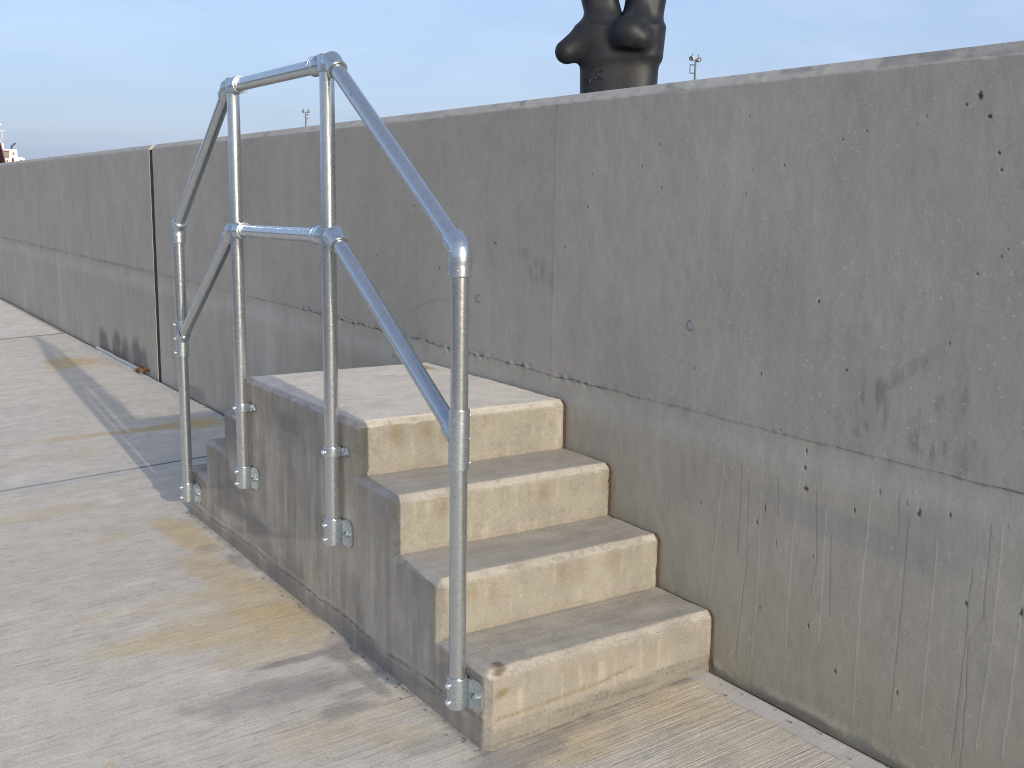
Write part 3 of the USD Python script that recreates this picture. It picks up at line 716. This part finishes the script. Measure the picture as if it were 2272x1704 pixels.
    ho = np.interp(P[:, 1], [0, .276, .278, .555, .557, .844, .846, 1.944, 1.946, 2.229, 2.231, 2.509, 2.511, 2.8], [.243, .243, .43, .43, .624, .624, .814, .814, .624, .624, .43, .43, .243, .243])
    si = lerp(si, np.array([0.20, 0.18, 0.155]), np.clip(1 - (ho - P[:, 2] - 0.02) / 0.20, 0, 1) * np.clip((vs - 0.40) * 4, 0, 1) * 0.65)
    patch = np.clip((fbm(np.stack([P[:, 1] * 2.0, P[:, 2] * 5.0, P[:, 0] * 0 + 2], -1), 4, 69) - 0.52) * 7, 0, 1)
    si = lerp(si, np.array([0.20, 0.185, 0.165]), patch * 0.75)
    line = 0.085 + 0.035 * (fbm(np.stack([P[:, 1] * 3.0, P[:, 0] * 0, P[:, 0] * 0], -1), 3, 70) - 0.5) - 0.01 * P[:, 1]
    si = lerp(si, np.array([0.44, 0.42, 0.38]), np.clip(1 - np.abs(P[:, 2] - line - 0.012) / 0.013, 0, 1) * 0.55 * (0.3 + n_med))
    si = lerp(si, np.array([0.10, 0.09, 0.08]), np.clip(1 - np.abs(P[:, 2] - line + 0.004) / 0.006, 0, 1) * np.clip((n_med - 0.38) * 6, 0, 1) * 0.9)
    si = lerp(si, np.array([0.21, 0.195, 0.18]), np.clip((line - 0.01 - P[:, 2]) / 0.02, 0, 1) * 0.6)
    for (ym, wd, zt) in ((0.93, 0.20, 0.20), (1.75, 0.16, 0.22)):   # mortar-smeared frames on the side
        e = np.maximum(np.abs(P[:, 1] - ym) / wd, np.abs(P[:, 2] - 0.12) / (zt - 0.12))
        si = lerp(si, np.array([0.40, 0.385, 0.36]), np.clip(1 - np.abs(e - 1) / 0.12, 0, 1) * np.clip((n_med - 0.35) * 4, 0, 1) * 0.8 * (P[:, 2] > 0.08))
    c = lerp(c, [0, 0, 0], topf * 0) 
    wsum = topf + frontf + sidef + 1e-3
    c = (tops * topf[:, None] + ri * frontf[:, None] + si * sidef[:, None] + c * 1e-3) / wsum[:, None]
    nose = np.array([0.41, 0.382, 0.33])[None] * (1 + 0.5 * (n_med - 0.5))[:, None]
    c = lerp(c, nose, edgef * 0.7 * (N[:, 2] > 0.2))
    nf = np.clip((fbm(P * 45.0, 3, 71) - 0.56) * 6, 0, 1)
    c = lerp(c, np.array([0.16, 0.145, 0.13]), nf * edgef * 0.4)
    c = lerp(c, np.array([0.14, 0.10, 0.08]), 0.85 * blob(P[:, 0], P[:, 2], 0.052, 0.236, 0.024, 0.010, 12, 9, 0.4, 60) * (P[:, 1] < 0.05))
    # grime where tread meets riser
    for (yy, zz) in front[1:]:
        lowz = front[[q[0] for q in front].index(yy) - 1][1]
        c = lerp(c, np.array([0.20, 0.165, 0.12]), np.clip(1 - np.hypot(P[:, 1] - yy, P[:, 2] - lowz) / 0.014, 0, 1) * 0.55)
    return c

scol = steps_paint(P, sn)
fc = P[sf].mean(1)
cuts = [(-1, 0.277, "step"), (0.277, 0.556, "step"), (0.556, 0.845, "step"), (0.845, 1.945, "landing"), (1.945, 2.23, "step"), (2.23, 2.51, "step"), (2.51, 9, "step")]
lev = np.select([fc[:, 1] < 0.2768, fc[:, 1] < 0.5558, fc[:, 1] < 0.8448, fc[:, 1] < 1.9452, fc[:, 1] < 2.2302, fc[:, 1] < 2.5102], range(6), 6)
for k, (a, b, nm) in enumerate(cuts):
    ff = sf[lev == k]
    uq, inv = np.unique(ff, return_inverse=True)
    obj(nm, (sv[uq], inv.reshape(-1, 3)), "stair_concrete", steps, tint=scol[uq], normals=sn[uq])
# brown fibre board standing in the gap between steps and wall
outline = [(0.004, -0.1), (0.004, 0.215), (0.02, 0.237), (0.281, 0.237), (0.281, 0.405), (0.297, 0.424), (0.560, 0.424), (0.560, 0.598), (0.576, 0.617), (0.849, 0.617), (0.849, 0.79), (0.865, 0.806),
           (1.93, 0.806), (1.94, 0.618), (2.225, 0.618), (2.225, 0.424), (2.505, 0.424), (2.505, 0.237), (2.785, 0.237), (2.785, -0.1)]
from shapely.geometry import Polygon
fb = trimesh.creation.extrude_polygon(Polygon(outline), 0.0125, engine="earcut")
fb.vertices = np.stack([fb.vertices[:, 2] + W + 0.0015, fb.vertices[:, 0], fb.vertices[:, 1]], 1)
fb.invert() if fb.volume < 0 else None
obj("joint_board", fb, "fibre_board", steps, smooth=False, label="thin brown fibre board between the steps and the wall")

# ------------------------------------------------------------------ handrail
rail = thing("handrail", "galvanised tube handrail with four posts clamped to the side of the steps", "handrail")
PR = 0.0248
XR = -0.040
YA, YB, YC, YD = 0.100, 0.960, 1.866, 2.672
ZE, ZT, ZM, ZL = 1.436, 2.000, 1.440, 0.910
ZED, ZLD = 1.420, 0.893
ZTC, ZMC = 1.998, 1.430
def pt(y, z):
    return np.array([XR, y, z])
def unit(a):
    return a / np.linalg.norm(a)
A_top, B_top, C_top, D_top = pt(YA, ZE), pt(YB, ZT), pt(YC, ZTC), pt(YD, ZED)
A_low, B_mid, C_mid, D_low = pt(YA, ZL), pt(YB, ZM), pt(YC, ZMC), pt(YD, ZLD)

def post(name_y, zb, zt):
    body = lathe([(0, 0.0), (0, PR * 0.96), (0.0012, PR), (zt - zb - 0.0015, PR), (zt - zb, PR * 0.95), (zt - zb, 0.0)], pt(name_y, zb), (0, 0, 1), 40)
    return obj("post", body, "galvanised_pipe", rail, smooth=35)
posts = {"A": post(YA, 0.112, ZE), "B": post(YB, 0.362, ZT + 0.022), "C": post(YC, 0.352, ZTC + 0.022), "D": post(YD, 0.092, ZED)}

HY = np.array([0, 0.044, 0])
def rail_tube(a, b, trim_a, trim_b):
    d = unit(b - a)
    return obj("rail", tube(a + d * trim_a, b - d * trim_b, PR, 40), "galvanised_pipe", rail, smooth=40)
rail_tube(A_top, B_top - HY, 0.0, 0.012)
rail_tube(B_top, C_top, 0.05, 0.04)
rail_tube(C_top + HY, D_top, 0.012, 0.0)
rail_tube(A_low, B_mid - HY, 0.0, 0.012)
rail_tube(B_mid, C_mid, 0.05, 0.04)
rail_tube(C_mid + HY, D_low, 0.012, 0.0)

def screw(parent, at, d, r=0.0062):
    """shiny domed grub screw"""
    m = trimesh.creation.icosphere(subdivisions=2, radius=r)
    m.apply_translation(np.asarray(at, float) + unit(np.asarray(d, float)) * r * 0.5)
    obj("set_screw", m, "bright_screw", parent, smooth=True)

def bounds(pts, pad):
    pts = np.array(pts)
    return pts.min(0) - pad, pts.max(0) + pad

# end elbows: bulbous bends
def elbow(P0, d_rail, rail_len, down_len):
    d1 = unit(d_rail); d0 = np.array([0, 0, -1.0])
    R_ = 0.0328
    e0, e1 = P0 + d0 * down_len, P0 + d1 * rail_len
    ctl = P0 + unit(-(d0 + d1)) * 0.007
    ts = np.linspace(0, 1, 9)
    q0, q1 = P0 + d0 * 0.040, P0 + d1 * 0.030
    curve = [e0 + d0 * 0.02] + [(1 - t) ** 2 * q0 + 2 * t * (1 - t) * ctl + t * t * q1 for t in ts] + [e1 + d1 * 0.02]
    segs = [(tuple(a), tuple(b)) for a, b in zip(curve[:-1], curve[1:])]
    t0, t1, te0, te1 = tuple(d0), tuple(d1), tuple(e0), tuple(e1)
    def f(p):
        s = 9.0
        for a, b in segs:
            s = min(s, cap_sdf(p, a, b, R_, R_))
        c0 = sum((p[i] - te0[i]) * t0[i] for i in range(3))
        c1 = sum((p[i] - te1[i]) * t1[i] for i in range(3))
        return max(s, c0, c1)
    lo, hi = bounds([e0, e1, P0], 0.045)
    v, fc = sdf_mesh(f, lo, hi, 0.0030)
    m = trimesh.Trimesh(v, fc, process=False)
    trimesh.smoothing.filter_taubin(m, iterations=5)
    return obj("elbow", (np.array(m.vertices), np.array(m.faces)), "galvanised_casting", rail, smooth=48)
eA = elbow(A_top, B_top - HY - A_top, 0.050, 0.074)
eD = elbow(D_top, C_top + HY - D_top, 0.050, 0.074)
for z_ in (-0.055,):
    screw(eA, A_top + np.array([-0.020, -0.021, z_ + 0.0]), (-0.7, -0.7, 0), 0.003)
# cast letters-like lugs on the elbow: a short row of raised marks
for k in range(5):
    b = box(-0.0012, 0.0012, -0.0022, 0.0022, -0.0010, 0.0010)
    b.apply_translation(A_top + np.array([-0.0334, 0.004 - 0.001 * k, -0.040 + 0.009 * k]))
    obj("cast_mark", b, "galvanised_casting", eA, smooth=False)

# sleeve tees on the outer posts
def sleeve_tee(P0, d_rail, side, L=0.172):
    d = unit(d_rail)
    prof = [(-L / 2, PR - 0.001), (-L / 2, 0.0288), (-L / 2 + 0.002, 0.0300), (L / 2 - 0.002, 0.0300), (L / 2, 0.0288), (L / 2, PR - 0.001)]
    s = obj("tee", lathe(prof, P0, (0, 0, 1), 40), "galvanised_casting", rail, smooth=35)
    branch = lathe([(0.010, 0.0305), (0.057, 0.0305), (0.0595, 0.0290), (0.0595, 0.0272), (0.030, 0.0262)], P0 - d * 0.004, d, 36)
    obj("branch", branch, "galvanised_casting", s, smooth=35)
    for dz in (-L / 2 + 0.018, 0.0, L / 2 - 0.018):
        screw(s, P0 + np.array([side[0] * 0.0285, side[1] * 0.0285, dz]), (*side, 0), 0.0080 if side[0] < 0 else 0.0045)
    return s
sleeve_tee(A_low, B_mid - HY - A_low, (0.93, -0.37))
sleeve_tee(D_low, C_mid + HY - D_low, (-0.95, 0.31))

# crossing fittings on the two inner posts: collar, a level socket and a hinged sloping socket
def crossing(P0, d_level, d_slope, hinge_on_level):
    H = 0.052
    prof = [(-H / 2, PR - 0.001), (-H / 2, 0.0290), (-H / 2 + 0.002, 0.0302), (H / 2 - 0.002, 0.0302), (H / 2, 0.0290), (H / 2, PR - 0.001)]
    col = obj("collar", lathe(prof, P0, (0, 0, 1), 40), "galvanised_casting", rail, smooth=35)
    for d_, hinge in ((unit(d_level), hinge_on_level), (unit(d_slope), not hinge_on_level)):
        hor = np.array([0, np.sign(d_[1]), 0.0])
        J = P0 + hor * 0.044
        def f(p, d_=d_, hor=hor, J=J, hinge=hinge):
            a = cyl_sdf(p, J - d_ * (0.0 if hinge else 0.012), d_, 0.050 if hinge else 0.058, 0.0318)
            if hinge:      # flat tongue to the collar
                q = np.subtract(p, P0 + hor * 0.032)
                b = max(abs(q[0]) - 0.0075, abs(q[1]) - 0.018, abs(q[2]) - 0.0205)
                c = cap_sdf(p, J, J + d_ * 0.004, 0.0312, 0.0312)
                s = min(smin(a, c, 0.01), b)
            else:          # rounded hood
                b = cap_sdf(p, P0 + hor * 0.022, J, 0.0298, 0.0316)
                s = smin(a, b, 0.012)
            return s
        lo, hi = bounds([P0 + hor * 0.015, J, J + d_ * 0.055], 0.041)
        v, fc = sdf_mesh(f, lo, hi, 0.0028)
        m = trimesh.Trimesh(v, fc, process=False)
        trimesh.smoothing.filter_taubin(m, iterations=4)
        end = J + d_ * (0.050 if hinge else 0.046)
        sk = obj("socket", (np.array(m.vertices), np.array(m.faces)), "galvanised_casting", col, smooth=45)
        rim = lathe([(-0.006, 0.030), (-0.006, 0.0324), (-0.001, 0.0342), (0.003, 0.0336), (0.004, 0.0316), (0.003, 0.0262), (-0.004, 0.0250)], end, d_, 36)
        obj("rim", rim, "galvanised_casting", col, smooth=40)
        if hinge:
            rv = tube(J - hor * 0.018 + np.array([-0.0075, 0, 0]), J - hor * 0.018 + np.array([-0.0105, 0, 0]), 0.0055, 14)
            obj("rivet", rv, "lamp_dark", col, smooth=35)
        else:
            for s_ in (-0.008, 0.010):
                screw(col, J + np.array([-0.022, 0.0, 0.014]) + hor * s_, (-1, 0, 0.6), 0.0042)
    return col
# level run hinged at B, plain at C; the slopes: hooded at B, hinged at C
crossing(B_top, C_top - B_top, A_top - B_top + HY, True)
crossing(B_mid, C_mid - B_mid, A_low - B_mid + HY, True)
crossing(C_top, B_top - C_top, D_top - C_top - HY, False)
crossing(C_mid, B_mid - C_mid, D_low - C_mid - HY, False)
for P0 in (B_top, C_top):      # plastic plug in the open top of the post
    obj("end_plug", lathe([(0, 0.0238), (0.003, 0.0256), (0.006, 0.0232), (0.007, 0.0)], P0 + np.array([0, 0, 0.024]), (0, 0, 1), 32), "mast_steel", rail, smooth=40)

# side brackets with bolted palms
def plate(yc, z0_, z1_, w0, w1, chamf):
    """palm on the face of the steps, ridge-folded next to the collar; outline in y (towards the front = -y)."""
    pts = [(w0, z0_), (w1 - chamf, z0_), (w1, z0_ + chamf), (w1, z1_ - chamf), (w1 - chamf, z1_), (w0, z1_)]
    m = trimesh.creation.extrude_polygon(Polygon(pts), 0.005, engine="earcut")
    m.vertices = np.stack([-0.0065 + m.vertices[:, 2], yc - m.vertices[:, 0], m.vertices[:, 1]], 1)
    if m.volume < 0:
        m.invert()
    return m
def bracket(y, zc, H, screws, tall):
    prof = [(-H / 2, PR - 0.001), (-H / 2, 0.0288), (-H / 2 + 0.0025, 0.0304), (H / 2 - 0.0025, 0.0304), (H / 2, 0.0288), (H / 2, PR - 0.001)]
    b = obj("bracket" if tall else "clip", lathe(prof, pt(y, zc), (0, 0, 1), 40), "galvanised_casting", rail, smooth=35)
    ch = 0.018 if tall else 0.008
    ext = 0.082 if tall else 0.062
    for sgn in (1, -1):
        pl = plate(0, -H / 2 - (0.006 if tall else -0.002), H / 2 - (0.003 if tall else 0.002), 0.0, ext, ch)
        pl.vertices[:, 1] *= sgn
        if sgn < 0:
            pl.invert()
        pl.apply_translation((0, y, zc))
        fl = obj("palm", pl, "galvanised_casting", b, smooth=False)
        rib = box(-0.020, -0.0015, y - sgn * 0.028 - 0.008, y - sgn * 0.028 + 0.008, zc - H / 2 + 0.001, zc + H / 2 - 0.004) if tall else box(-0.018, -0.0015, y - sgn * 0.027 - 0.007, y - sgn * 0.027 + 0.007, zc - H / 2 + 0.004, zc + H / 2 - 0.004)
        obj("rib", rib, "galvanised_casting", b, smooth=False)
        by = y - sgn * (0.056 if tall else 0.045)
        rr = 0.0095 if tall else 0.0080
        bolt = tube((-0.0065, by, zc - 0.004), (-0.0090, by, zc - 0.004), rr * 1.25, 20)
        obj("washer", bolt, "galvanised_casting", b, smooth=35)
        obj("bolt", cat(tube((-0.0088, by, zc - 0.004), (-0.0150, by, zc - 0.004), rr * 0.95, 6), tube((-0.0148, by, zc - 0.004), (-0.0195, by, zc - 0.004), rr * 0.55, 14)), "galvanised_casting", b, smooth=30)
    for dz in screws:
        screw(b, pt(y, zc + dz) + np.array([-0.0285, -0.0030, 0]), (-1, -0.1, 0), 0.0090)
    return b
for (y_, z_) in ((YA, 0.158), (YB, 0.408), (YC, 0.398), (YD, 0.138)):
    bracket(y_, z_, 0.094, (0.026, -0.026), True)
for (y_, z_) in ((YB, 0.697), (YC, 0.697)):
    bracket(y_, z_, 0.036, (0.0,), False)

# ------------------------------------------------------------------ dry leaf scrap in the gap
def leaf(parent, c, r, seed):
    rg = np.random.default_rng(seed)
    an = np.linspace(0, 2 * np.pi, 9, endpoint=False)
    rad = r * (0.6 + 0.5 * rg.random(9))
    v = np.stack([np.cos(an) * rad, np.sin(an) * rad, rg.uniform(-0.3, 0.6, 9) * r], 1)
    v = np.vstack([v, [[0, 0, r * 0.25]]]) 
    Rm = trimesh.transformations.euler_matrix(*rg.uniform(-0.9, 0.9, 3))[:3, :3]
    v = v @ Rm.T + c
    i = np.arange(9)
    f = np.stack([i, (i + 1) % 9, np.full(9, 9)], 1)
    t = np.vstack([v, v - [0, 0, 0.0015]])
    f2 = f[:, ::-1] + 10
    side = np.vstack([np.stack([i, 10 + i, 10 + (i + 1) % 9], 1), np.stack([i, 10 + (i + 1) % 9, (i + 1) % 9], 1)])
    return obj("leaf_piece", (t, np.vstack([f, f2, side])), "leaf_brown", parent, smooth=True)
lv = thing("dry_leaf_heap", "small heap of crumpled brown dry leaves at the wall foot by the dark joint", "leaves", (0.852, 6.90, float(gz(0.85)) + 0.012))
for k in range(16):
    rr = np.random.default_rng(k)
    leaf(lv, np.array([rr.uniform(-0.035, 0.03), rr.uniform(-0.16, 0.10), rr.uniform(0.0, 0.04)]), rr.uniform(0.014, 0.03), 100 + k)

# ------------------------------------------------------------------ loose grit at the foot of wall and steps
gr_ = np.random.default_rng(3)
bits = []
for k in range(300):
    if k < 200:
        yy = gr_.uniform(2.9, 9.0); xx = 0.868 - abs(gr_.normal(0, 0.03))
    elif k < 212:
        yy = gr_.uniform(-0.9, 0.0); xx = 0.866 - abs(gr_.normal(0, 0.035))
    else:
        yy = gr_.uniform(0.0, 2.8); xx = -0.008 - abs(gr_.normal(0, 0.02))
    r = gr_.uniform(0.0012, 0.0042)
    b = trimesh.creation.icosphere(0, r)
    b.vertices = b.vertices * gr_.uniform(0.6, 1.3, (1, 3))
    b.apply_translation((xx, yy, float(gz(xx)) + r * 0.35))
    bits.append(b)
gt = obj("grit", cat(*bits), "grit_stone", None, smooth=False)
tag(gt, "loose grit lying on the pavement along the wall foot and steps", "grit", kind="stuff")

# ------------------------------------------------------------------ dark sculpture beyond the wall
SAZ, SD = math.radians(39.14), 14.0
spos = CAM + SD * np.array([math.sin(SAZ), math.cos(SAZ), 0]); spos[2] = -0.36
sc = thing("sculpture", "dark cast sculpture with two rounded bulges and forked limbs rising behind the wall", "sculpture", spos, rot=-math.degrees(SAZ))
ZO = 0.36      # local z = world z + ZO
def px_(u): return (u - 1372) * 0.00568
def pz_(v): return 2.99 + (195 - v) * 0.00578 + ZO
def ell(p, cx, cy, ax, ay):
    return ((abs((p[0] - cx) / ax) ** 3.4 + abs((p[1] - cy) / ay) ** 3.4) ** (1 / 3.4) - 1) * min(ax, ay)
def sculpt(p):
    X, Yy, Z = p
    # trunk: oval column swelling a little downwards
    t = min(max((Z - 2.4) / 1.3, 0), 1)
    tr = max(ell(p, 0.0, 0.0, 0.498 - 0.015 * math.sin(t * 3.1) + 0.05 * (1 - min(Z / 2.6, 1)), 0.40), Z - pz_(78), -Z)
    # two limbs, oval in section, leaning apart
    def limb(x0, x1, za, zb, ax, ay):
        k = (Z - za) / (zb - za)
        cx = x0 + (x1 - x0) * k
        return max(ell(p, cx, 0.02, ax, ay), za - 0.35 - Z, Z - zb)
    l1 = limb(px_(1339.5), px_(1258), pz_(60), pz_(-220), 0.236, 0.30)
    l2 = limb(px_(1418.5), px_(1461), pz_(60), pz_(-220), 0.255, 0.32)
    s = smin(tr, min(l1, l2), 0.24)
    b1 = cap_sdf(p, (px_(1330), -0.10, pz_(76)), (px_(1257), -0.24, pz_(124)), 0.235, 0.150)
    s = smin(s, b1, 0.13)
    # hood: a cone running down the right limb, overhanging below
    b2 = cap_sdf(p, (px_(1413), -0.26, pz_(28)), (px_(1394), -0.44, pz_(92)), 0.07, 0.205)
    b3 = cap_sdf(p, (px_(1394), -0.44, pz_(92)), (px_(1416), -0.50, pz_(103)), 0.19, 0.125)
    hood = max(smin(b2, b3, 0.08), (pz_(119) - Z - 0.12 * X + 0.16 * (Yy + 0.5)) * 0.9)
    s = smin(s, hood, 0.11)
    return s
v, f = sdf_mesh(sculpt, (-1.1, -0.95, 1.6), (0.95, 0.6, 5.9), 0.032)
m = trimesh.Trimesh(v, f, process=False)
trimesh.smoothing.filter_taubin(m, iterations=8)
obj("body", (np.array(m.vertices), np.array(m.faces)), "sculpture_bronze", sc, smooth=50)
# lower trunk down to the ground
obj("plinth", lathe([(0, 0.0), (0, 0.66), (0.25, 0.66), (0.27, 0.60), (1.75, 0.36), (1.75, 0.0)], (0, 0, 0), (0, 0, 1), 36), "sculpture_bronze", sc, smooth=35)
def on_front(u, v_):
    X = px_(u)
    k = max(1 - abs(X / 0.5) ** 3.4, 0.02)
    return np.array([X, -0.40 * k ** (1 / 3.4) - 0.002, pz_(v_)])
def Z5(a, b):       # positions measured on the enlarged photograph
    return on_front(1250 + a * 0.1266, b * 0.1266)
for stroke in ([(475, 1290), (500, 1255), (690, 1215)], [(690, 1310), (590, 1345), (600, 1380), (690, 1440), (560, 1455)], [(465, 1415), (520, 1385)], [(468, 1440), (465, 1510)], [(350, 1435), (365, 1440)]):
    P_ = [Z5(*q) for q in stroke]
    obj("raised_mark", cat(*[tube(a, b, 0.010, 8) for a, b in zip(P_[:-1], P_[1:])], *[trimesh.creation.icosphere(1, 0.010).apply_translation(q) for q in P_]), "sculpture_bronze", sc, smooth=40)

# ------------------------------------------------------------------ floodlight masts far away
def far_thing(name, label, cat_, az, dist, group=None):
    p_ = CAM + dist * np.array([math.sin(az), math.cos(az), 0]); p_[2] = -0.36
    return thing(name, label, cat_, p_, group=group, rot=-math.degrees(az))
def drum(t, x, zc, r, L, tilt):
    d = np.array([0.55, -0.8, -0.25]) if tilt > 0 else np.array([-0.55, -0.8, -0.25])
    d = unit(d)
    c = np.array([x, 0, zc])
    lm = obj("lamp", lathe([(-L / 2, 0), (-L / 2, r * 0.7), (-L / 4, r), (L / 2, r * 1.1), (L / 2, 0)], c, d, 18), "lamp_housing", t, smooth=35)
    obj("lens_rim", lathe([(L / 2 - 0.06, r * 1.12), (L / 2 + 0.05, r * 1.16), (L / 2 + 0.05, r * 0.6)], c, d, 18), "lamp_dark", lm, smooth=35)
    obj("bracket", tube(c + [0, 0.1, -0.15], c + [0, 0.1, r * 2.4], 0.05, 8), "lamp_dark", lm)
m1 = far_thing("floodlight_mast", "distant floodlight mast with a hooped ladder cage right of the dark sculpture", "floodlight mast", math.radians(43.04), 150.0, None)
H1 = 20.6
obj("pole", tube((0, 0, 0), (0, 0, H1), 0.17, 14, 0.13), "mast_steel", m1)
obj("cross_arm", cat(tube((-0.45, 0, H1 + 0.22), (0.42, 0, H1 - 0.06), 0.06, 8), tube((0, 0, H1 - 0.1), (0.05, 0, H1 + 0.3), 0.08, 8)), "mast_steel", m1)
drum(m1, -0.46, H1 + 0.45, 0.27, 0.50, -1)
drum(m1, 0.36, H1 + 0.28, 0.27, 0.50, 1)
for zz in (H1 - 0.42, H1 - 1.50):
    th = np.linspace(0, 2 * np.pi, 13)
    ring = [np.array([-0.38 + 0.34 * math.cos(a), 0.30 * math.sin(a), zz]) for a in th]
    obj("cage_hoop", cat(*[tube(a, b, 0.045, 6) for a, b in zip(ring[:-1], ring[1:])]), "mast_steel", m1)
for a in (math.pi, 2.4, -2.4):
    q = np.array([-0.38 + 0.34 * math.cos(a), 0.30 * math.sin(a), 0])
    obj("cage_bar", tube(q + [0, 0, H1 - 1.5], q + [0, 0, H1 - 0.42], 0.035, 6), "mast_steel", m1)
for k in range(14):
    obj("rung", tube((-0.26, 0, H1 - 2.3 - k * 0.6), (0.22, 0, H1 - 2.3 - k * 0.6), 0.022, 6), "mast_steel", m1)
obj("stay_cable", tube((0.12, 0, H1 - 1.7), (2.6, 0.3, 8.0), 0.014, 6), "mast_steel", m1)
m2 = far_thing("floodlight_mast", "tiny distant floodlight mast seen between the two tall handrail posts", "floodlight mast", math.radians(22.93), 240.0, None)
H2 = 19.6
obj("pole", tube((0, 0, 0), (0, 0, H2), 0.18, 14, 0.15), "mast_steel", m2)
drum(m2, -0.42, H2 + 0.42, 0.26, 0.50, -1)
drum(m2, 0.52, H2 + 0.38, 0.26, 0.50, 1)
obj("cross_arm", tube((-0.45, 0, H2 + 0.12), (0.5, 0, H2 + 0.12), 0.06, 8), "mast_steel", m2)
for zz, mt in ((H2 - 0.22, "rust_arm"), (H2 - 1.15, "mast_steel")):
    obj("platform_arm", box(0.05, 0.62, -0.25, 0.25, zz - 0.06, zz + 0.06), mt, m2, smooth=False)
obj("cage_bar", tube((0.48, 0, H2 - 1.15), (0.48, 0, H2 - 0.22), 0.04, 6), "mast_steel", m2)

# ------------------------------------------------------------------ ship moored far off to the left
ship = far_thing("ship", "white superstructure of a ship with dark funnel far off above the wall's left end", "ship", math.radians(8.39), 200.0)
def su(a): return a * 0.0723 * 0.069         # zoomed pixel -> metres right
def sz(b): return 1.93 + (365 - (260 + b * 0.0723)) * 0.0735 + 4.05 + 0.36
def sbox(name, a0, a1, b0, b1, d0, d1, mat, parent=ship, label=None):
    return obj(name, box(su(a0), su(a1), d0, d1, sz(b1), sz(b0)), mat, parent, smooth=False, label=label)
hull = m3.Manifold.hull_points(np.array([(su(-3500), y_, sz(2000) if y_ else sz(1900)) for y_ in (-1, 9)] + [(su(1500), y_, sz(2000)) for y_ in (0, 8)] + [(su(-3300), y_, 0.0) for y_ in (1, 7)] + [(su(1250), y_, 0.0) for y_ in (2, 6)], float))
obj("hull", hull, "ship_blue", ship, smooth=False)
sbox("deckhouse", -900, 610, 1250, 2010, 0.5, 7.5, "ship_white")
up_h = sbox("wheelhouse", 310, 548, 1003, 1251, 1.2, 6.8, "ship_white")
sbox("window", 400, 470, 1050, 1150, 1.15, 1.25, "ship_window", up_h)
sbox("window", 120, 300, 1020, 1240, 1.55, 1.62, "ship_window", up_h)
sbox("inner_cabin", -900, 312, 1002, 1251, 1.6, 6.6, "ship_white")
sbox("roof", 105, 545, 965, 1004, 0.9, 7.1, "ship_white")
wing = sbox("bridge_wing", 545, 700, 1205, 1275, 0.6, 7.4, "ship_white")
sbox("wing_end", 690, 760, 1230, 1500, 0.6, 1.0, "ship_white", wing)
sbox("opening", 630, 725, 1290, 1420, 1.05, 1.2, "ship_window", wing)
sbox("opening", 200, 265, 1300, 1440, 0.42, 0.52, "ship_window")
sbox("opening", 330, 352, 1290, 1450, 0.42, 0.52, "ship_window")
st = np.array([(su(400), 0.46, sz(1440)), (su(440), 0.46, sz(1440)), (su(400), 0.46, sz(1220)), (su(360), 0.46, sz(1220))])
obj("stairway", tube(st[0] , st[2], 0.16, 8), "ship_maroon", ship)
fun = m3.Manifold.hull_points(np.array([(su(-700), d, sz(790)) for d in (-2.5, 0.0)] + [(su(40), d, sz(790)) for d in (-2.5, 0.0)] + [(su(-900), d, sz(1900)) for d in (-2.5, 0.0)] + [(su(250), d, sz(1900)) for d in (-2.5, 0.0)], float))
fn = obj("funnel", fun, "ship_dark", ship, smooth=False)
edge = m3.Manifold.hull_points(np.array([(su(a), d, sz(b)) for d in (-2.3, -0.2) for a, b in ((38, 790), (75, 790), (248, 1900), (280, 1900))], float))
obj("funnel_edge", edge, "ship_maroon", fn, smooth=False)
sbox("mast_foot", -300, 150, 785, 968, 2.0, 5.0, "ship_white")
mast = obj("mast", tube((su(35), 3.4, sz(800)), (su(25), 3.4, sz(90)), 0.13, 10, 0.08), "ship_white", ship)
obj("yard", tube((su(-60), 3.4, sz(390)), (su(195), 3.4, sz(385)), 0.06, 8), "ship_white", mast)
obj("radar_dome", trimesh.creation.icosphere(2, 0.17).apply_translation((su(95), 3.4, sz(190))), "ship_white", mast, smooth=True)
obj("stay", cat(tube((su(115), 3.4, sz(410)), (su(118), 3.4, sz(780)), 0.035, 6), tube((su(140), 3.4, sz(470)), (su(140), 3.4, sz(580)), 0.07, 8)), "lamp_housing", mast)
obj("exhaust_pipe", cat(tube((su(405), 3.5, sz(840)), (su(522), 3.5, sz(748)), 0.13, 12), tube((su(390), 3.5, sz(968)), (su(390), 3.5, sz(830)), 0.14, 10)), "ship_blue", ship)
